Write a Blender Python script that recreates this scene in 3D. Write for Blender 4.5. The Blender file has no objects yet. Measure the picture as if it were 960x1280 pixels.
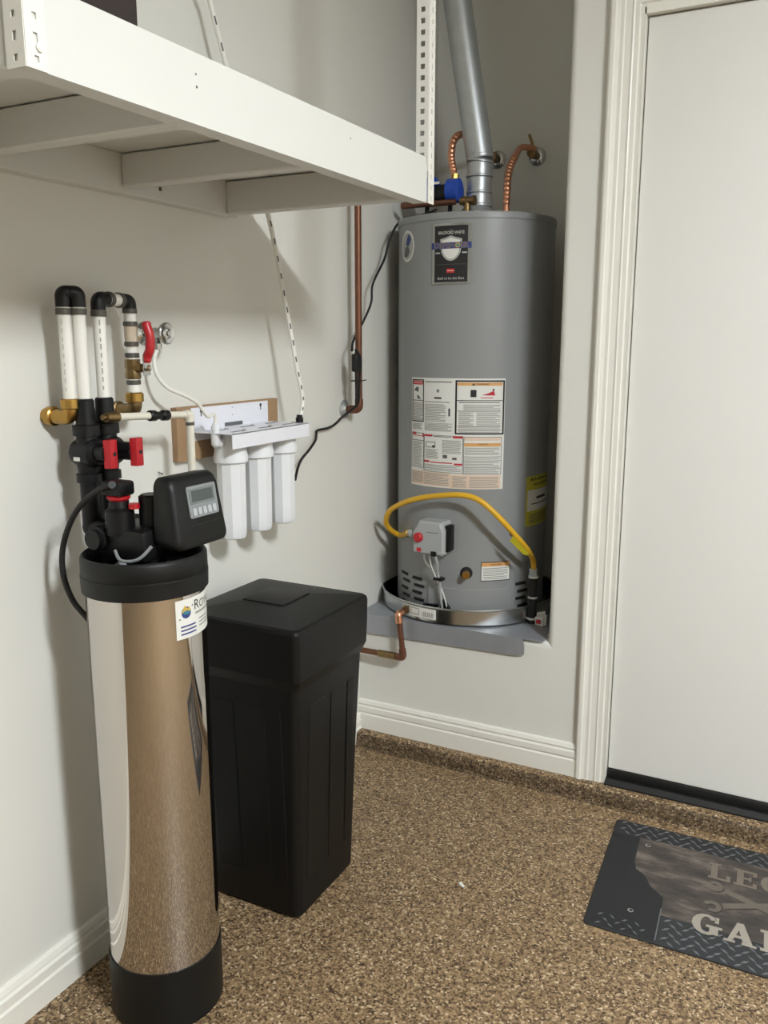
import bpy, bmesh, math, random
from math import sin, cos, pi, radians, sqrt, atan2, hypot
from mathutils import Vector, Matrix
random.seed(7)
scene = bpy.context.scene
COL = scene.collection

# ------------------------------------------------------------------ camera, light, exposure
FPX = 1070.0                       # focal length in pixels of the 960 x 1280 frame
YAW, PITCH = radians(27.4), radians(11.2)
CAM = Vector((1.4985, 0.0, 1.5))
FWD = Vector((-sin(YAW) * cos(PITCH), cos(YAW) * cos(PITCH), -sin(PITCH)))
RGT = Vector((cos(YAW), sin(YAW), 0))
UPV = RGT.cross(FWD)
cam_data = bpy.data.cameras.new('camera')
cam_data.sensor_fit = 'VERTICAL'
cam_data.sensor_height = 36.0
cam_data.lens = 36.0 * FPX / 1280.0
cam_data.clip_start = 0.02
cam = bpy.data.objects.new('camera', cam_data)
COL.objects.link(cam)
cam.matrix_world = Matrix(((RGT.x, UPV.x, -FWD.x, CAM.x), (RGT.y, UPV.y, -FWD.y, CAM.y), (RGT.z, UPV.z, -FWD.z, CAM.z), (0, 0, 0, 1)))
scene.camera = cam
LAMP_C = Vector((3.05, 0.32, 3.05))     # ceiling lamp of the garage (top of the housing)
LAMP_STRENGTH = 358.0
LAMP_COLOR = (0.97, 1.02, 1.06)
world = bpy.data.worlds.new('world')
scene.world = world
world.use_nodes = True
world.node_tree.nodes['Background'].inputs['Color'].default_value = (0.8, 0.85, 0.9, 1)
world.node_tree.nodes['Background'].inputs['Strength'].default_value = 0.05
scene.view_settings.view_transform = 'Standard'
scene.view_settings.look = 'None'
scene.view_settings.gamma = 1.0
scene.view_settings.use_curve_mapping = False
scene.view_settings.exposure = 0.0


# ------------------------------------------------------------------ measuring helpers (real planes of the room)
def ray(px, py):
    return FWD + RGT * ((px - 480) / FPX) - UPV * ((py - 640) / FPX)

def at_x(px, py, X):
    d = ray(px, py); return CAM + d * ((X - CAM.x) / d.x)

def at_y(px, py, Y):
    d = ray(px, py); return CAM + d * ((Y - CAM.y) / d.y)

def at_z(px, py, Z):
    d = ray(px, py); return CAM + d * ((Z - CAM.z) / d.z)

def at_cyl(px, py, c, R):
    d = ray(px, py); ox, oy = CAM.x - c[0], CAM.y - c[1]
    a = d.x ** 2 + d.y ** 2; b = 2 * (ox * d.x + oy * d.y); k = ox * ox + oy * oy - R * R
    t = (-b - sqrt(max(b * b - 4 * a * k, 0))) / 2 / a
    p = CAM + d * t
    return atan2(p.y - c[1], p.x - c[0]), p.z


# ------------------------------------------------------------------ materials
def lin(c):
    def f(v):
        v /= 255.0
        return v / 12.92 if v <= 0.04045 else ((v + 0.055) / 1.055) ** 2.4
    return (f(c[0]), f(c[1]), f(c[2]), 1)

MATS = {}
def mat(name, rgb, rough=0.5, metal=0.0, vary=0.0, vscale=8.0, bump=0.0, bscale=200.0, spec=0.5, aniso=0.0, trans=0.0, emit=None, estr=0.0, coat=0.0):
    if name in MATS: return MATS[name]
    m = bpy.data.materials.new(name); m.use_nodes = True
    nt = m.node_tree; b = nt.nodes['Principled BSDF']
    b.inputs['Base Color'].default_value = lin(rgb)
    b.inputs['Roughness'].default_value = rough
    b.inputs['Metallic'].default_value = metal
    b.inputs['Specular IOR Level'].default_value = spec
    b.inputs['Anisotropic'].default_value = aniso
    b.inputs['Transmission Weight'].default_value = trans
    b.inputs['Coat Weight'].default_value = coat
    if emit:
        b.inputs['Emission Color'].default_value = (*emit, 1); b.inputs['Emission Strength'].default_value = estr
    tc = nt.nodes.new('ShaderNodeTexCoord')
    if vary > 0:
        n = nt.nodes.new('ShaderNodeTexNoise'); n.inputs['Scale'].default_value = vscale; n.inputs['Detail'].default_value = 5
        nt.links.new(tc.outputs['Object'], n.inputs['Vector'])
        r = nt.nodes.new('ShaderNodeMapRange'); r.inputs['To Min'].default_value = 1 - vary; r.inputs['To Max'].default_value = 1 + vary
        nt.links.new(n.outputs['Fac'], r.inputs['Value'])
        mx = nt.nodes.new('ShaderNodeVectorMath'); mx.operation = 'SCALE'
        mx.inputs[0].default_value = lin(rgb)[:3]
        nt.links.new(r.outputs['Result'], mx.inputs['Scale'])
        nt.links.new(mx.outputs['Vector'], b.inputs['Base Color'])
    if bump > 0:
        n2 = nt.nodes.new('ShaderNodeTexNoise'); n2.inputs['Scale'].default_value = bscale; n2.inputs['Detail'].default_value = 3
        nt.links.new(tc.outputs['Object'], n2.inputs['Vector'])
        bp = nt.nodes.new('ShaderNodeBump'); bp.inputs['Strength'].default_value = bump; bp.inputs['Distance'].default_value = 0.002
        nt.links.new(n2.outputs['Fac'], bp.inputs['Height']); nt.links.new(bp.outputs['Normal'], b.inputs['Normal'])
    MATS[name] = m
    return m

def chip_floor(name='epoxy_chip_floor', tone=1.0):     # tone scales every chip colour; the kerb's front face uses a darker copy
    m = bpy.data.materials.new(name); m.use_nodes = True
    nt = m.node_tree; b = nt.nodes['Principled BSDF']; L = nt.links.new
    tc = nt.nodes.new('ShaderNodeTexCoord')
    v = nt.nodes.new('ShaderNodeTexVoronoi'); v.inputs['Scale'].default_value = 205
    L(tc.outputs['Object'], v.inputs['Vector'])
    sep = nt.nodes.new('ShaderNodeSeparateColor'); L(v.outputs['Color'], sep.inputs['Color'])
    cr = nt.nodes.new('ShaderNodeValToRGB'); cr.color_ramp.interpolation = 'CONSTANT'
    st = [(0.0, (64, 49, 34)), (0.12, (94, 75, 53)), (0.32, (124, 102, 75)), (0.58, (145, 120, 89)), (0.8, (165, 141, 107)), (0.94, (198, 178, 148))]
    e = cr.color_ramp.elements
    e[0].position, e[0].color = st[0][0], lin(st[0][1]); e[1].position, e[1].color = st[1][0], lin(st[1][1])
    for p, c in st[2:]:
        k = e.new(p); k.color = lin(c)
    L(sep.outputs['Red'], cr.inputs['Fac'])
    n = nt.nodes.new('ShaderNodeTexNoise'); n.inputs['Scale'].default_value = 55; n.inputs['Detail'].default_value = 4
    L(tc.outputs['Object'], n.inputs['Vector'])
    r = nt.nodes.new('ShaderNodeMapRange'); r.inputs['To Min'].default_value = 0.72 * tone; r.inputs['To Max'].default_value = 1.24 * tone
    L(n.outputs['Fac'], r.inputs['Value'])
    mx = nt.nodes.new('ShaderNodeVectorMath'); mx.operation = 'SCALE'
    L(cr.outputs['Color'], mx.inputs[0]); L(r.outputs['Result'], mx.inputs['Scale'])
    L(mx.outputs['Vector'], b.inputs['Base Color'])
    b.inputs['Roughness'].default_value = 0.5
    b.inputs['Specular IOR Level'].default_value = 0.35
    bp = nt.nodes.new('ShaderNodeBump'); bp.inputs['Strength'].default_value = 0.55; bp.inputs['Distance'].default_value = 0.002
    L(sep.outputs['Green'], bp.inputs['Height']); L(bp.outputs['Normal'], b.inputs['Normal'])
    return m

M_floor = chip_floor()
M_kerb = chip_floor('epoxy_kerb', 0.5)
M_wall = mat('wall_paint', (219, 218, 211), 0.62, vary=0.015, vscale=3, bump=0.12, bscale=160)
M_trim = mat('trim_paint', (228, 226, 217), 0.38, vary=0.01)
M_door = mat('door_paint', (220, 219, 214), 0.42, vary=0.012, vscale=4, bump=0.05, bscale=90)
M_wall2 = mat('bounce_wall_paint', (240, 238, 230), 0.7, vary=0.01)  # unseen right and front walls, paint lightened to bounce more light into the room
M_ceil = mat('ceiling_paint', (244, 242, 236), 0.8, bump=0.1)  # unseen ceiling, its colour raised to add bounce light
M_shelf = mat('shelf_paint', (209, 209, 204), 0.45, vary=0.015, vscale=6, bump=0.06, bscale=60)
M_steelpost = mat('painted_angle', (222, 220, 212), 0.4, vary=0.02)
M_mirror = mat('polished_steel', (205, 200, 194), 0.045, 1.0)
M_black = mat('black_plastic', (15, 15, 16), 0.42, vary=0.05, spec=0.32)
M_blackmat = mat('black_moulded', (14, 15, 15), 0.48, vary=0.06, bump=0.08, bscale=300, spec=0.34)
M_blacktank = mat('black_tank', (12, 12, 12), 0.46, vary=0.06, vscale=3, bump=0.1, bscale=220, spec=0.3)
M_rubber = mat('black_rubber', (16, 16, 16), 0.6)
M_greyplastic = mat('grey_plastic', (128, 132, 134), 0.4)
M_lcd = mat('lcd', (108, 116, 112), 0.25)
M_lcddark = mat('lcd_dark', (70, 77, 76), 0.3)
M_button = mat('button_silver', (175, 180, 182), 0.35)
M_red = mat('red_plastic', (172, 22, 32), 0.42, vary=0.05)
M_redvinyl = mat('red_vinyl', (178, 34, 40), 0.35, vary=0.06)
M_pex = mat('white_pipe', (228, 226, 218), 0.35, vary=0.02)
M_ivory = mat('ivory_pipe', (218, 213, 198), 0.4, vary=0.02)
M_ring = mat('crimp_ring', (82, 79, 73), 0.45, 0.2, vary=0.15, vscale=60)
M_brass = mat('brass', (176, 140, 76), 0.3, 1.0, vary=0.12, vscale=50)
M_brassdull = mat('brass_dull', (140, 118, 82), 0.42, 1.0, vary=0.15, vscale=50)
M_copper = mat('copper_aged', (120, 82, 64), 0.45, 0.75, vary=0.25, vscale=30)
M_coppernew = mat('copper_new', (226, 164, 132), 0.36, 1.0, vary=0.12, vscale=40)
M_chrome = mat('chrome', (190, 190, 188), 0.16, 1.0)
M_galv = mat('galvanized', (184, 188, 189), 0.42, 0.75, vary=0.12, vscale=24)
M_galvpan = mat('galvanized_pan', (186, 188, 188), 0.22, 1.0, vary=0.06, vscale=14)
M_sheet = mat('sheet_metal', (160, 163, 168), 0.45, 0.45, vary=0.1, vscale=16)
M_heater = mat('heater_enamel', (138, 140, 140), 0.36, vary=0.012, vscale=5, coat=0.1)
M_heaterdark = mat('heater_slot', (12, 12, 12), 0.7)
M_valvegrey = mat('valve_grey', (165, 168, 168), 0.4, vary=0.03)
M_blue = mat('pump_blue', (28, 72, 170), 0.4, vary=0.06)
M_gold = mat('gas_hose_yellow', (216, 168, 38), 0.42, vary=0.05, vscale=40)
M_tag = mat('yellow_tag', (190, 178, 36), 0.5)
M_wood = mat('plywood_board', (158, 128, 96), 0.6, vary=0.14, vscale=18)
M_wfilter = mat('white_filter', (226, 228, 230), 0.32)
M_wbracket = mat('white_bracket', (228, 229, 236), 0.4)
M_clear = mat('clear_coupling', (196, 180, 158), 0.25)
M_brown = mat('storage_bin', (36, 24, 22), 0.5, vary=0.1)
M_gaspipe = mat('gas_pipe_black', (46, 47, 48), 0.45, 0.5, vary=0.12)
M_tape = mat('thread_tape', (226, 226, 220), 0.6)
M_paper = mat('label_paper', (222, 222, 216), 0.5)
M_ink = mat('ink_black', (26, 26, 26), 0.55)
M_inkgrey = mat('ink_grey', (150, 150, 146), 0.55)
M_faint = mat('ink_faint', (192, 191, 185), 0.5)
M_inkmid = mat('ink_mid', (96, 98, 98), 0.55)
M_inkred = mat('ink_red', (190, 40, 48), 0.55)
M_inkorange = mat('ink_orange', (214, 160, 98), 0.55)
M_inkpeach = mat('ink_peach', (222, 198, 176), 0.55)
M_inkyellow = mat('ink_yellow', (188, 180, 62), 0.55)
M_inkblue = mat('ink_blue', (44, 62, 118), 0.5)
M_inkgold = mat('ink_gold', (196, 164, 70), 0.5)
M_inksilver = mat('ink_silver', (170, 172, 168), 0.4)
M_inkteal = mat('ink_teal', (60, 120, 140), 0.5)
M_plateframe = mat('plate_frame', (170, 172, 168), 0.25, 0.8)
M_mat = mat('mat_charcoal', (40, 41, 43), 0.75, vary=0.25, vscale=14, bump=0.2, bscale=400)
M_matdark = mat('mat_black_panel', (27, 28, 30), 0.75, vary=0.2, vscale=10, bump=0.2, bscale=400)
M_mattread = mat('mat_tread', (92, 94, 97), 0.7, vary=0.3, vscale=20)
M_matletter = mat('mat_letter', (150, 143, 132), 0.7, vary=0.08, vscale=20)
M_matletterdim = mat('mat_letter_dim', (112, 102, 91), 0.7, vary=0.08, vscale=20)
M_matwrench = mat('mat_wrench', (98, 91, 82), 0.7, vary=0.1, vscale=20)
M_matshadow = mat('mat_shadow_print', (52, 46, 42), 0.75)

def mat_brown_panel():
    m = bpy.data.materials.new('mat_brown_panel'); m.use_nodes = True
    nt = m.node_tree; b = nt.nodes['Principled BSDF']; L = nt.links.new
    tc = nt.nodes.new('ShaderNodeTexCoord'); mp = nt.nodes.new('ShaderNodeMapping'); mp.inputs['Scale'].default_value = (2.2, 7, 1)
    L(tc.outputs['Object'], mp.inputs['Vector'])
    n = nt.nodes.new('ShaderNodeTexNoise'); n.inputs['Scale'].default_value = 2.6; n.inputs['Detail'].default_value = 9; n.inputs['Roughness'].default_value = 0.62
    L(mp.outputs['Vector'], n.inputs['Vector'])
    cr = nt.nodes.new('ShaderNodeValToRGB'); e = cr.color_ramp.elements
    e[0].position, e[0].color = 0.33, lin((46, 43, 42)); e[1].position, e[1].color = 0.64, lin((112, 102, 94))
    k = e.new(0.5); k.color = lin((70, 63, 58))
    L(n.outputs['Fac'], cr.inputs['Fac']); L(cr.outputs['Color'], b.inputs['Base Color'])
    b.inputs['Roughness'].default_value = 0.75
    return m
M_matbrown = mat_brown_panel()

def printed_pipe(name, base, dark, scale):          # white tube with a broken line of dark print
    m = bpy.data.materials.new(name); m.use_nodes = True
    nt = m.node_tree; b = nt.nodes['Principled BSDF']
    b.inputs['Base Color'].default_value = lin(base); b.inputs['Roughness'].default_value = 0.35
    return m


# ------------------------------------------------------------------ mesh builder
OFF = {}
def catmull(pts, k):
    pts = [Vector(p) for p in pts]; out = []
    for i in range(len(pts) - 1):
        p0 = pts[max(i - 1, 0)]; p1 = pts[i]; p2 = pts[i + 1]; p3 = pts[min(i + 2, len(pts) - 1)]
        for j in range(k):
            t = j / k
            out.append(0.5 * ((2 * p1) + (p2 - p0) * t + (2 * p0 - 5 * p1 + 4 * p2 - p3) * t * t + (3 * p1 - p0 - 3 * p2 + p3) * t ** 3))
    out.append(pts[-1])
    return out

def frame_from(n):
    n = Vector(n).normalized()
    a = Vector((0, 0, 1)) if abs(n.z) < 0.9 else Vector((1, 0, 0))
    u = a.cross(n).normalized(); v = n.cross(u)
    return u, v, n

def bend(pts, rad, k=6):
    pts = [Vector(p) for p in pts]; out = [pts[0]]
    for i in range(1, len(pts) - 1):
        a = pts[i - 1] - pts[i]; b = pts[i + 1] - pts[i]; q = min(rad, a.length * 0.49, b.length * 0.49)
        p0 = pts[i] + a.normalized() * q; p2 = pts[i] + b.normalized() * q
        for j in range(k + 1):
            t = j / k; out.append(p0 * (1 - t) ** 2 + pts[i] * (2 * t * (1 - t)) + p2 * t * t)
    out.append(pts[-1])
    return out

class MB:
    def __init__(s, mats=None):
        s.V = []; s.F = []; s.MI = []; s.mi = 0; s.M = None
    def add(s, V, F, M=None, mi=None):
        o = len(s.V)
        for v in V:
            v = Vector(v)
            if M: v = M @ v
            if s.M: v = s.M @ v
            s.V.append(v)
        for f in F:
            s.F.append([o + i for i in f]); s.MI.append(s.mi if mi is None else mi)
        return s
    def box(s, lo, hi, bev=0.0, seg=2, M=None, top=1.0):
        lo = Vector(lo); hi = Vector(hi)
        bm = bmesh.new(); bmesh.ops.create_cube(bm, size=1)
        c = (lo + hi) / 2; d = hi - lo
        for v in bm.verts:
            k = top if v.co.z > 0 else 1.0
            v.co = Vector((c.x + v.co.x * d.x * k, c.y + v.co.y * d.y * k, c.z + v.co.z * d.z))
        if bev > 0:
            bmesh.ops.bevel(bm, geom=list(bm.edges), offset=bev, segments=seg, profile=0.5, affect='EDGES')
        bm.verts.index_update()
        s.add([v.co.copy() for v in bm.verts], [[v.index for v in f.verts] for f in bm.faces], M)
        bm.free(); return s
    def loft(s, rings, cap0=True, cap1=True, closed=True, M=None):
        n = len(rings[0]); V = [p for r in rings for p in r]; F = []
        for i in range(len(rings) - 1):
            for j in range(n if closed else n - 1):
                a = i * n + j; b = i * n + (j + 1) % n
                F.append([a, b, b + n, a + n])
        if cap0: F.append(list(range(n))[::-1])
        if cap1: F.append([(len(rings) - 1) * n + j for j in range(n)])
        return s.add(V, F, M)
    def cyl(s, p0, p1, r0, r1=None, n=20, cap=True, phase=0.0):
        p0 = Vector(p0); p1 = Vector(p1); r1 = r0 if r1 is None else r1
        u, v, w = frame_from(p1 - p0)
        ring = lambda p, r: [p + u * (r * cos(2 * pi * k / n + phase)) + v * (r * sin(2 * pi * k / n + phase)) for k in range(n)]
        return s.loft([ring(p0, r0), ring(p1, r1)], cap, cap)
    def turned(s, p0, axis, prof, n=24, cap=True):          # prof: (distance along the axis, radius)
        p0 = Vector(p0); u, v, w = frame_from(axis)
        return s.loft([[p0 + w * h + u * (r * cos(2 * pi * k / n)) + v * (r * sin(2 * pi * k / n)) for k in range(n)] for h, r in prof], cap, cap)
    def tube(s, pts, r, n=10, k=6, cap=True, smooth=True):
        P = catmull(pts, k) if smooth else [Vector(p) for p in pts]
        rr = r if callable(r) else (lambda t: r)
        rings = []; u = None
        for i, p in enumerate(P):
            t = (P[min(i + 1, len(P) - 1)] - P[max(i - 1, 0)]).normalized()
            if u is None: u = frame_from(t)[0]
            u = (u - t * u.dot(t)).normalized(); v = t.cross(u); R = rr(i / (len(P) - 1))
            rings.append([p + u * (R * cos(2 * pi * j / n)) + v * (R * sin(2 * pi * j / n)) for j in range(n)])
        return s.loft(rings, cap, cap)
    def pipe(s, pts, r, rad=0.02, n=16):
        return s.tube(bend(pts, rad), r, n, smooth=False)
    def sphere(s, c, r, n=14, sc=(1, 1, 1)):
        c = Vector(c); rings = []
        for i in range(1, 8):
            a = pi * i / 8
            rings.append([c + Vector((sc[0] * r * sin(a) * cos(2 * pi * j / n), sc[1] * r * sin(a) * sin(2 * pi * j / n), -sc[2] * r * cos(a))) for j in range(n)])
        return s.loft(rings)
    def prism(s, poly, M, h0, h1):                         # polygon in local xy, from local z h0 to h1
        return s.loft([[Vector((x, y, h0)) for x, y in poly], [Vector((x, y, h1)) for x, y in poly]], M=M)
    def build(s, name, mats, parent=None, smooth=True, angle=32):
        if not isinstance(mats, (list, tuple)): mats = [mats]
        off = Vector((0, 0, 0)); q = parent
        if parent is not None: off = OFF[parent.name]
        me = bpy.data.meshes.new(name)
        me.from_pydata([tuple(v - off) for v in s.V], [], s.F)
        for m in mats: me.materials.append(m)
        bm = bmesh.new(); bm.from_mesh(me)
        for f, mi in zip(bm.faces, s.MI): f.material_index = mi
        if name not in FLATS: bmesh.ops.recalc_face_normals(bm, faces=bm.faces)
        bm.to_mesh(me); bm.free()
        if smooth:
            for p in me.polygons: p.use_smooth = True
            me.set_sharp_from_angle(angle=radians(angle))
        me.update()
        o = bpy.data.objects.new(name, me); COL.objects.link(o)
        if parent is not None: o.parent = parent
        OFF[o.name] = off
        return o
FLATS = set()

def thing(name, loc, label, cat, group=None):
    o = bpy.data.objects.new(name, None); COL.objects.link(o)
    o.empty_display_size = 0.05; o.location = loc
    OFF[o.name] = Vector(loc)
    tag(o, label, cat, group)
    return o

def tag(o, label, cat, group=None):
    o['label'] = label; o['category'] = cat
    if group: o['group'] = group
    return o

def struct(o, label=None):
    o['kind'] = 'structure'
    if label: o['label'] = label
    return o

def MX(o, u, v, w):       # matrix from origin and three axes
    return Matrix(((u[0], v[0], w[0], o[0]), (u[1], v[1], w[1], o[1]), (u[2], v[2], w[2], o[2]), (0, 0, 0, 1)))

class Print:              # flat print laid on a plane or a cylinder: f(u, v, h) -> point
    def __init__(s, f, curved=True): s.curved = curved; s.f = f; s.mb = MB(); s.mats = []
    def mi(s, m):
        if m not in s.mats: s.mats.append(m)
        return s.mats.index(m)
    def rect(s, u0, v0, u1, v1, m, h, n=1):
        V = []; F = []; h = s.lift(h)
        n = max(n, int(abs(u1 - u0) / 0.007) + 1) if s.curved else n
        for i in range(n + 1):
            u = u0 + (u1 - u0) * i / n
            V += [s.f(u, v0, h), s.f(u, v1, h)]
        for i in range(n): F.append([2 * i, 2 * i + 2, 2 * i + 3, 2 * i + 1])
        s.mb.add(V, F, mi=s.mi(m))
    def frame(s, u0, v0, u1, v1, w, m, h, n=1):
        s.rect(u0, v0, u1, v0 + w, m, h, n); s.rect(u0, v1 - w, u1, v1, m, h, n)
        s.rect(u0, v0, u0 + w, v1, m, h); s.rect(u1 - w, v0, u1, v1, m, h)
    def lift(s, h):            # no two pieces of print lie in exactly the same plane
        s.k = getattr(s, 'k', 0) + 1
        return h + (s.k % 14) * 1.2e-5
    def poly(s, pts, m, h):
        h = s.lift(h)
        s.mb.add([s.f(u, v, h) for u, v in pts], [list(range(len(pts)))], mi=s.mi(m))
    def column(s, pts, m, h, n=16):        # closed outline filled in narrow upright strips so that it follows the curve
        us = [p[0] for p in pts]; u0, u1 = min(us), max(us)
        def span(u):
            z = []
            for (a, b) in zip(pts, pts[1:] + pts[:1]):
                if (a[0] - u) * (b[0] - u) <= 0 and a[0] != b[0]: z.append(a[1] + (b[1] - a[1]) * (u - a[0]) / (b[0] - a[0]))
            return (min(z), max(z)) if z else (pts[0][1], pts[0][1])
        V = []; F = []
        for i in range(n + 1):
            u = u0 + (u1 - u0) * (0.001 + 0.998 * i / n); a, b = span(u); V += [s.f(u, a, h), s.f(u, b, h)]
        for i in range(n): F.append([2 * i, 2 * i + 2, 2 * i + 3, 2 * i + 1])
        s.mb.add(V, F, mi=s.mi(m))
    def disc(s, u, v, r, m, h, n=16, r2=None):
        s.poly([(u + r * cos(2 * pi * k / n), v + (r2 or r) * sin(2 * pi * k / n)) for k in range(n)], m, h)
    def lines(s, u0, v0, u1, v1, k, m, h, fill=0.42, n=1, ragged=0.25):
        for i in range(k):
            a = v0 + (v1 - v0) * (i + 0.5 - fill / 2) / k; b = v0 + (v1 - v0) * (i + 0.5 + fill / 2) / k
            e = u1 - (u1 - u0) * random.random() * ragged * (1 if i % 3 == 2 else 0.15)
            s.rect(u0, a, e, b, m, h, n)
    def text(s, txt, u, v, size, m, h, align='CENTER', width=None, bold=0.0, italic=0.0):
        cu = bpy.data.curves.new('t', 'FONT'); cu.body = txt; cu.size = size; cu.align_x = align; cu.align_y = 'CENTER'
        cu.offset = bold; cu.resolution_u = 3; cu.shear = italic
        ob = bpy.data.objects.new('t', cu); COL.objects.link(ob)
        dg = bpy.context.evaluated_depsgraph_get(); me = ob.evaluated_get(dg).to_mesh()
        xs = [w.co.x for w in me.vertices]; k = 1.0
        if width and xs: k = width / (max(xs) - min(xs))
        V = [s.f(u + w.co.x * k, v + w.co.y, h) for w in me.vertices]
        F = [list(p.vertices) for p in me.polygons]
        s.mb.add(V, F, mi=s.mi(m))
        ob.evaluated_get(dg).to_mesh_clear()
        bpy.data.objects.remove(ob); bpy.data.curves.remove(cu)
    def build(s, name, parent):
        FLATS.add(name)
        return s.mb.build(name, s.mats, parent, smooth=False)

def cyl_map(c, R, th0):   # u runs to the right as seen from outside
    return lambda u, v, h: Vector((c[0] + (R + h) * cos(th0 + u / R), c[1] + (R + h) * sin(th0 + u / R), v))

# ================================================================== THE ROOM
YB = 2.69           # face of the wall with the niche and the door
NX = 0.725          # right side of the niche
NY = 3.36           # back of the niche
LZ = 0.507          # ledge of the niche
CEIL = 3.11
XR, YF = 5.6, -4.2

struct(MB().box((-0.15, YF - 0.15, -0.1), (XR + 0.15, YB + 0.9, 0.0)).build('floor', M_floor, smooth=False))
struct(MB().box((-0.15, YF - 0.15, CEIL), (XR + 0.15, YB + 0.9, CEIL + 0.1)).build('ceiling', M_ceil, smooth=False))
struct(MB().box((-0.15, YF, 0.0), (0.0, NY + 0.12, CEIL)).build('wall_left', M_wall, smooth=False))
struct(MB().box((XR, YF, 0.0), (XR + 0.15, YB + 0.15, CEIL)).build('wall_right', M_wall2, smooth=False))
struct(MB().box((-0.15, YF - 0.15, 0.0), (XR + 0.15, YF, CEIL)).build('wall_front', M_wall2, smooth=False))
DX0, DX1, DZ0, DZ1 = 0.945, 1.86, 0.1, 2.405
w = MB()
r = 0.02
arc = [(NX + r - r * cos(a), YB + r - r * sin(a)) for a in [pi / 2 * k / 6 for k in range(7)]]
outline = [(NX, NY + 0.12), (NX, YB + r + 0.003)] + arc + [(NX + r + 0.003, YB), (DX0 - 0.02, YB), (DX0 - 0.02, NY + 0.12)]
w.loft([[Vector((x, y, 0)) for x, y in outline], [Vector((x, y, CEIL)) for x, y in outline]])          # stub between niche and door
arc2 = [(YB + r - r * sin(a), LZ - r + r * cos(a)) for a in [pi / 2 * k / 6 for k in range(7)]]
o2 = [(NY, 0)] + [(NY, LZ), (YB + r + 0.003, LZ)] + arc2 + [(YB, LZ - r - 0.003), (YB, 0)]
w.loft([[Vector((0.0, y, z)) for y, z in o2], [Vector((NX + r, y, z)) for y, z in o2]])                    # ledge
w.box((DX0 - 0.02, YB, DZ1 + 0.02), (DX1 + 0.02, YB + 0.12, CEIL))
w.box((DX1 + 0.02, YB, 0), (XR, YB + 0.12, CEIL))
w.box((0.0, NY, LZ - 0.02), (NX + 0.01, NY + 0.12, CEIL))                                              # back of the niche
struct(w.build('wall_back', M_wall))

def board_profile(H, T):     # baseboard: (depth, height)
    return [(0, 0), (T, 0), (T, H * 0.50), (T * 0.72, H * 0.54), (T * 0.72, H * 0.57), (T * 0.95, H * 0.60), (T * 0.95, H * 0.76),
            (T * 0.6, H * 0.80), (T * 0.6, H * 0.84), (T * 0.8, H * 0.87), (T * 0.55, H * 0.97), (T * 0.3, H), (0, H)]
pb = board_profile(0.115, 0.017)
CURB = 0.052
struct(MB().loft([[Vector((d, YF, 0.0 + h)) for d, h in pb], [Vector((d, YB - 0.017, 0.0 + h * 1.0)) for d, h in pb]]).build('baseboard_left', M_trim, angle=20))
struct(MB().loft([[Vector((0.0, YB - d, CURB + h)) for d, h in pb], [Vector((0.846, YB - d, CURB + h)) for d, h in pb]]).build('baseboard_back', M_trim, angle=20))
# raised kerb along the back wall, coated like the floor
ck = [(YB + 0.02, 0.0), (YB - 0.072, 0.0), (YB - 0.062, 0.005), (YB - 0.058, CURB - 0.012), (YB - 0.052, CURB - 0.004), (YB - 0.042, CURB), (YB + 0.02, CURB)]
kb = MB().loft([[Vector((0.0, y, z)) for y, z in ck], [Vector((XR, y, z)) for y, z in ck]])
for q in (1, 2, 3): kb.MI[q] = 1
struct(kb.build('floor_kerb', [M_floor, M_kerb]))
# door casing (left jamb, head, right jamb), moulded
pc = [(0, 0), (0, 0.02), (0.006, 0.024), (0.016, 0.024), (0.02, 0.019), (0.03, 0.016), (0.04, 0.017), (0.044, 0.014), (0.06, 0.013), (0.066, 0.016), (0.07, 0.014), (0.082, 0.014), (0.086, 0.01), (0.098, 0.01), (0.098, 0)]
pc = [(a, b * 1.0) for a, b in pc]
cs = MB()
OX = 0.842
zc0 = CURB
cs.loft([[Vector((OX + a, YB - b, zc0)) for a, b in pc], [Vector((OX + a, YB - b, DZ1 + 0.115 - a)) for a, b in pc]])
OR = DX1 + 0.1
cs.loft([[Vector((OR - a, YB - b, zc0)) for a, b in pc], [Vector((OR - a, YB - b, DZ1 + 0.115 - a)) for a, b in pc]])
cs.loft([[Vector((OX + a, YB - b, DZ1 + 0.115 - a)) for a, b in pc], [Vector((OR - a, YB - b, DZ1 + 0.115 - a)) for a, b in pc]])
struct(cs.build('trim_1', M_trim, angle=20))
j = MB()
j.box((OX + 0.096, YB - 0.012, zc0), (DX0 - 0.003, YB + 0.12, DZ1 + 0.02)).box((DX1 + 0.003, YB - 0.012, zc0), (DX1 + 0.022, YB + 0.12, DZ1 + 0.02))
j.box((DX0 - 0.02, YB - 0.012, DZ1 + 0.003), (DX1 + 0.02, YB + 0.12, DZ1 + 0.022))
struct(j.build('trim_2', M_trim, smooth=False))
d1 = struct(MB().box((DX0, YB + 0.012, DZ0), (DX1, YB + 0.055, DZ1), 0.002, 1).build('door_1', M_door))
MB().box((DX0 + 0.001, YB + 0.006, DZ0 - 0.03), (DX1 - 0.001, YB + 0.05, DZ0 + 0.0), 0.004).build('door_sweep', M_rubber, d1)
th = MB()
tp = [(YB + 0.12, CURB), (YB - 0.022, CURB), (YB - 0.022, CURB + 0.006), (YB - 0.006, CURB + 0.018), (YB + 0.12, CURB + 0.02)]
th.loft([[Vector((DX0 - 0.003, y, z)) for y, z in tp], [Vector((DX1 + 0.003, y, z)) for y, z in tp]])
struct(th.build('trim_3', M_rubber))

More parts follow.
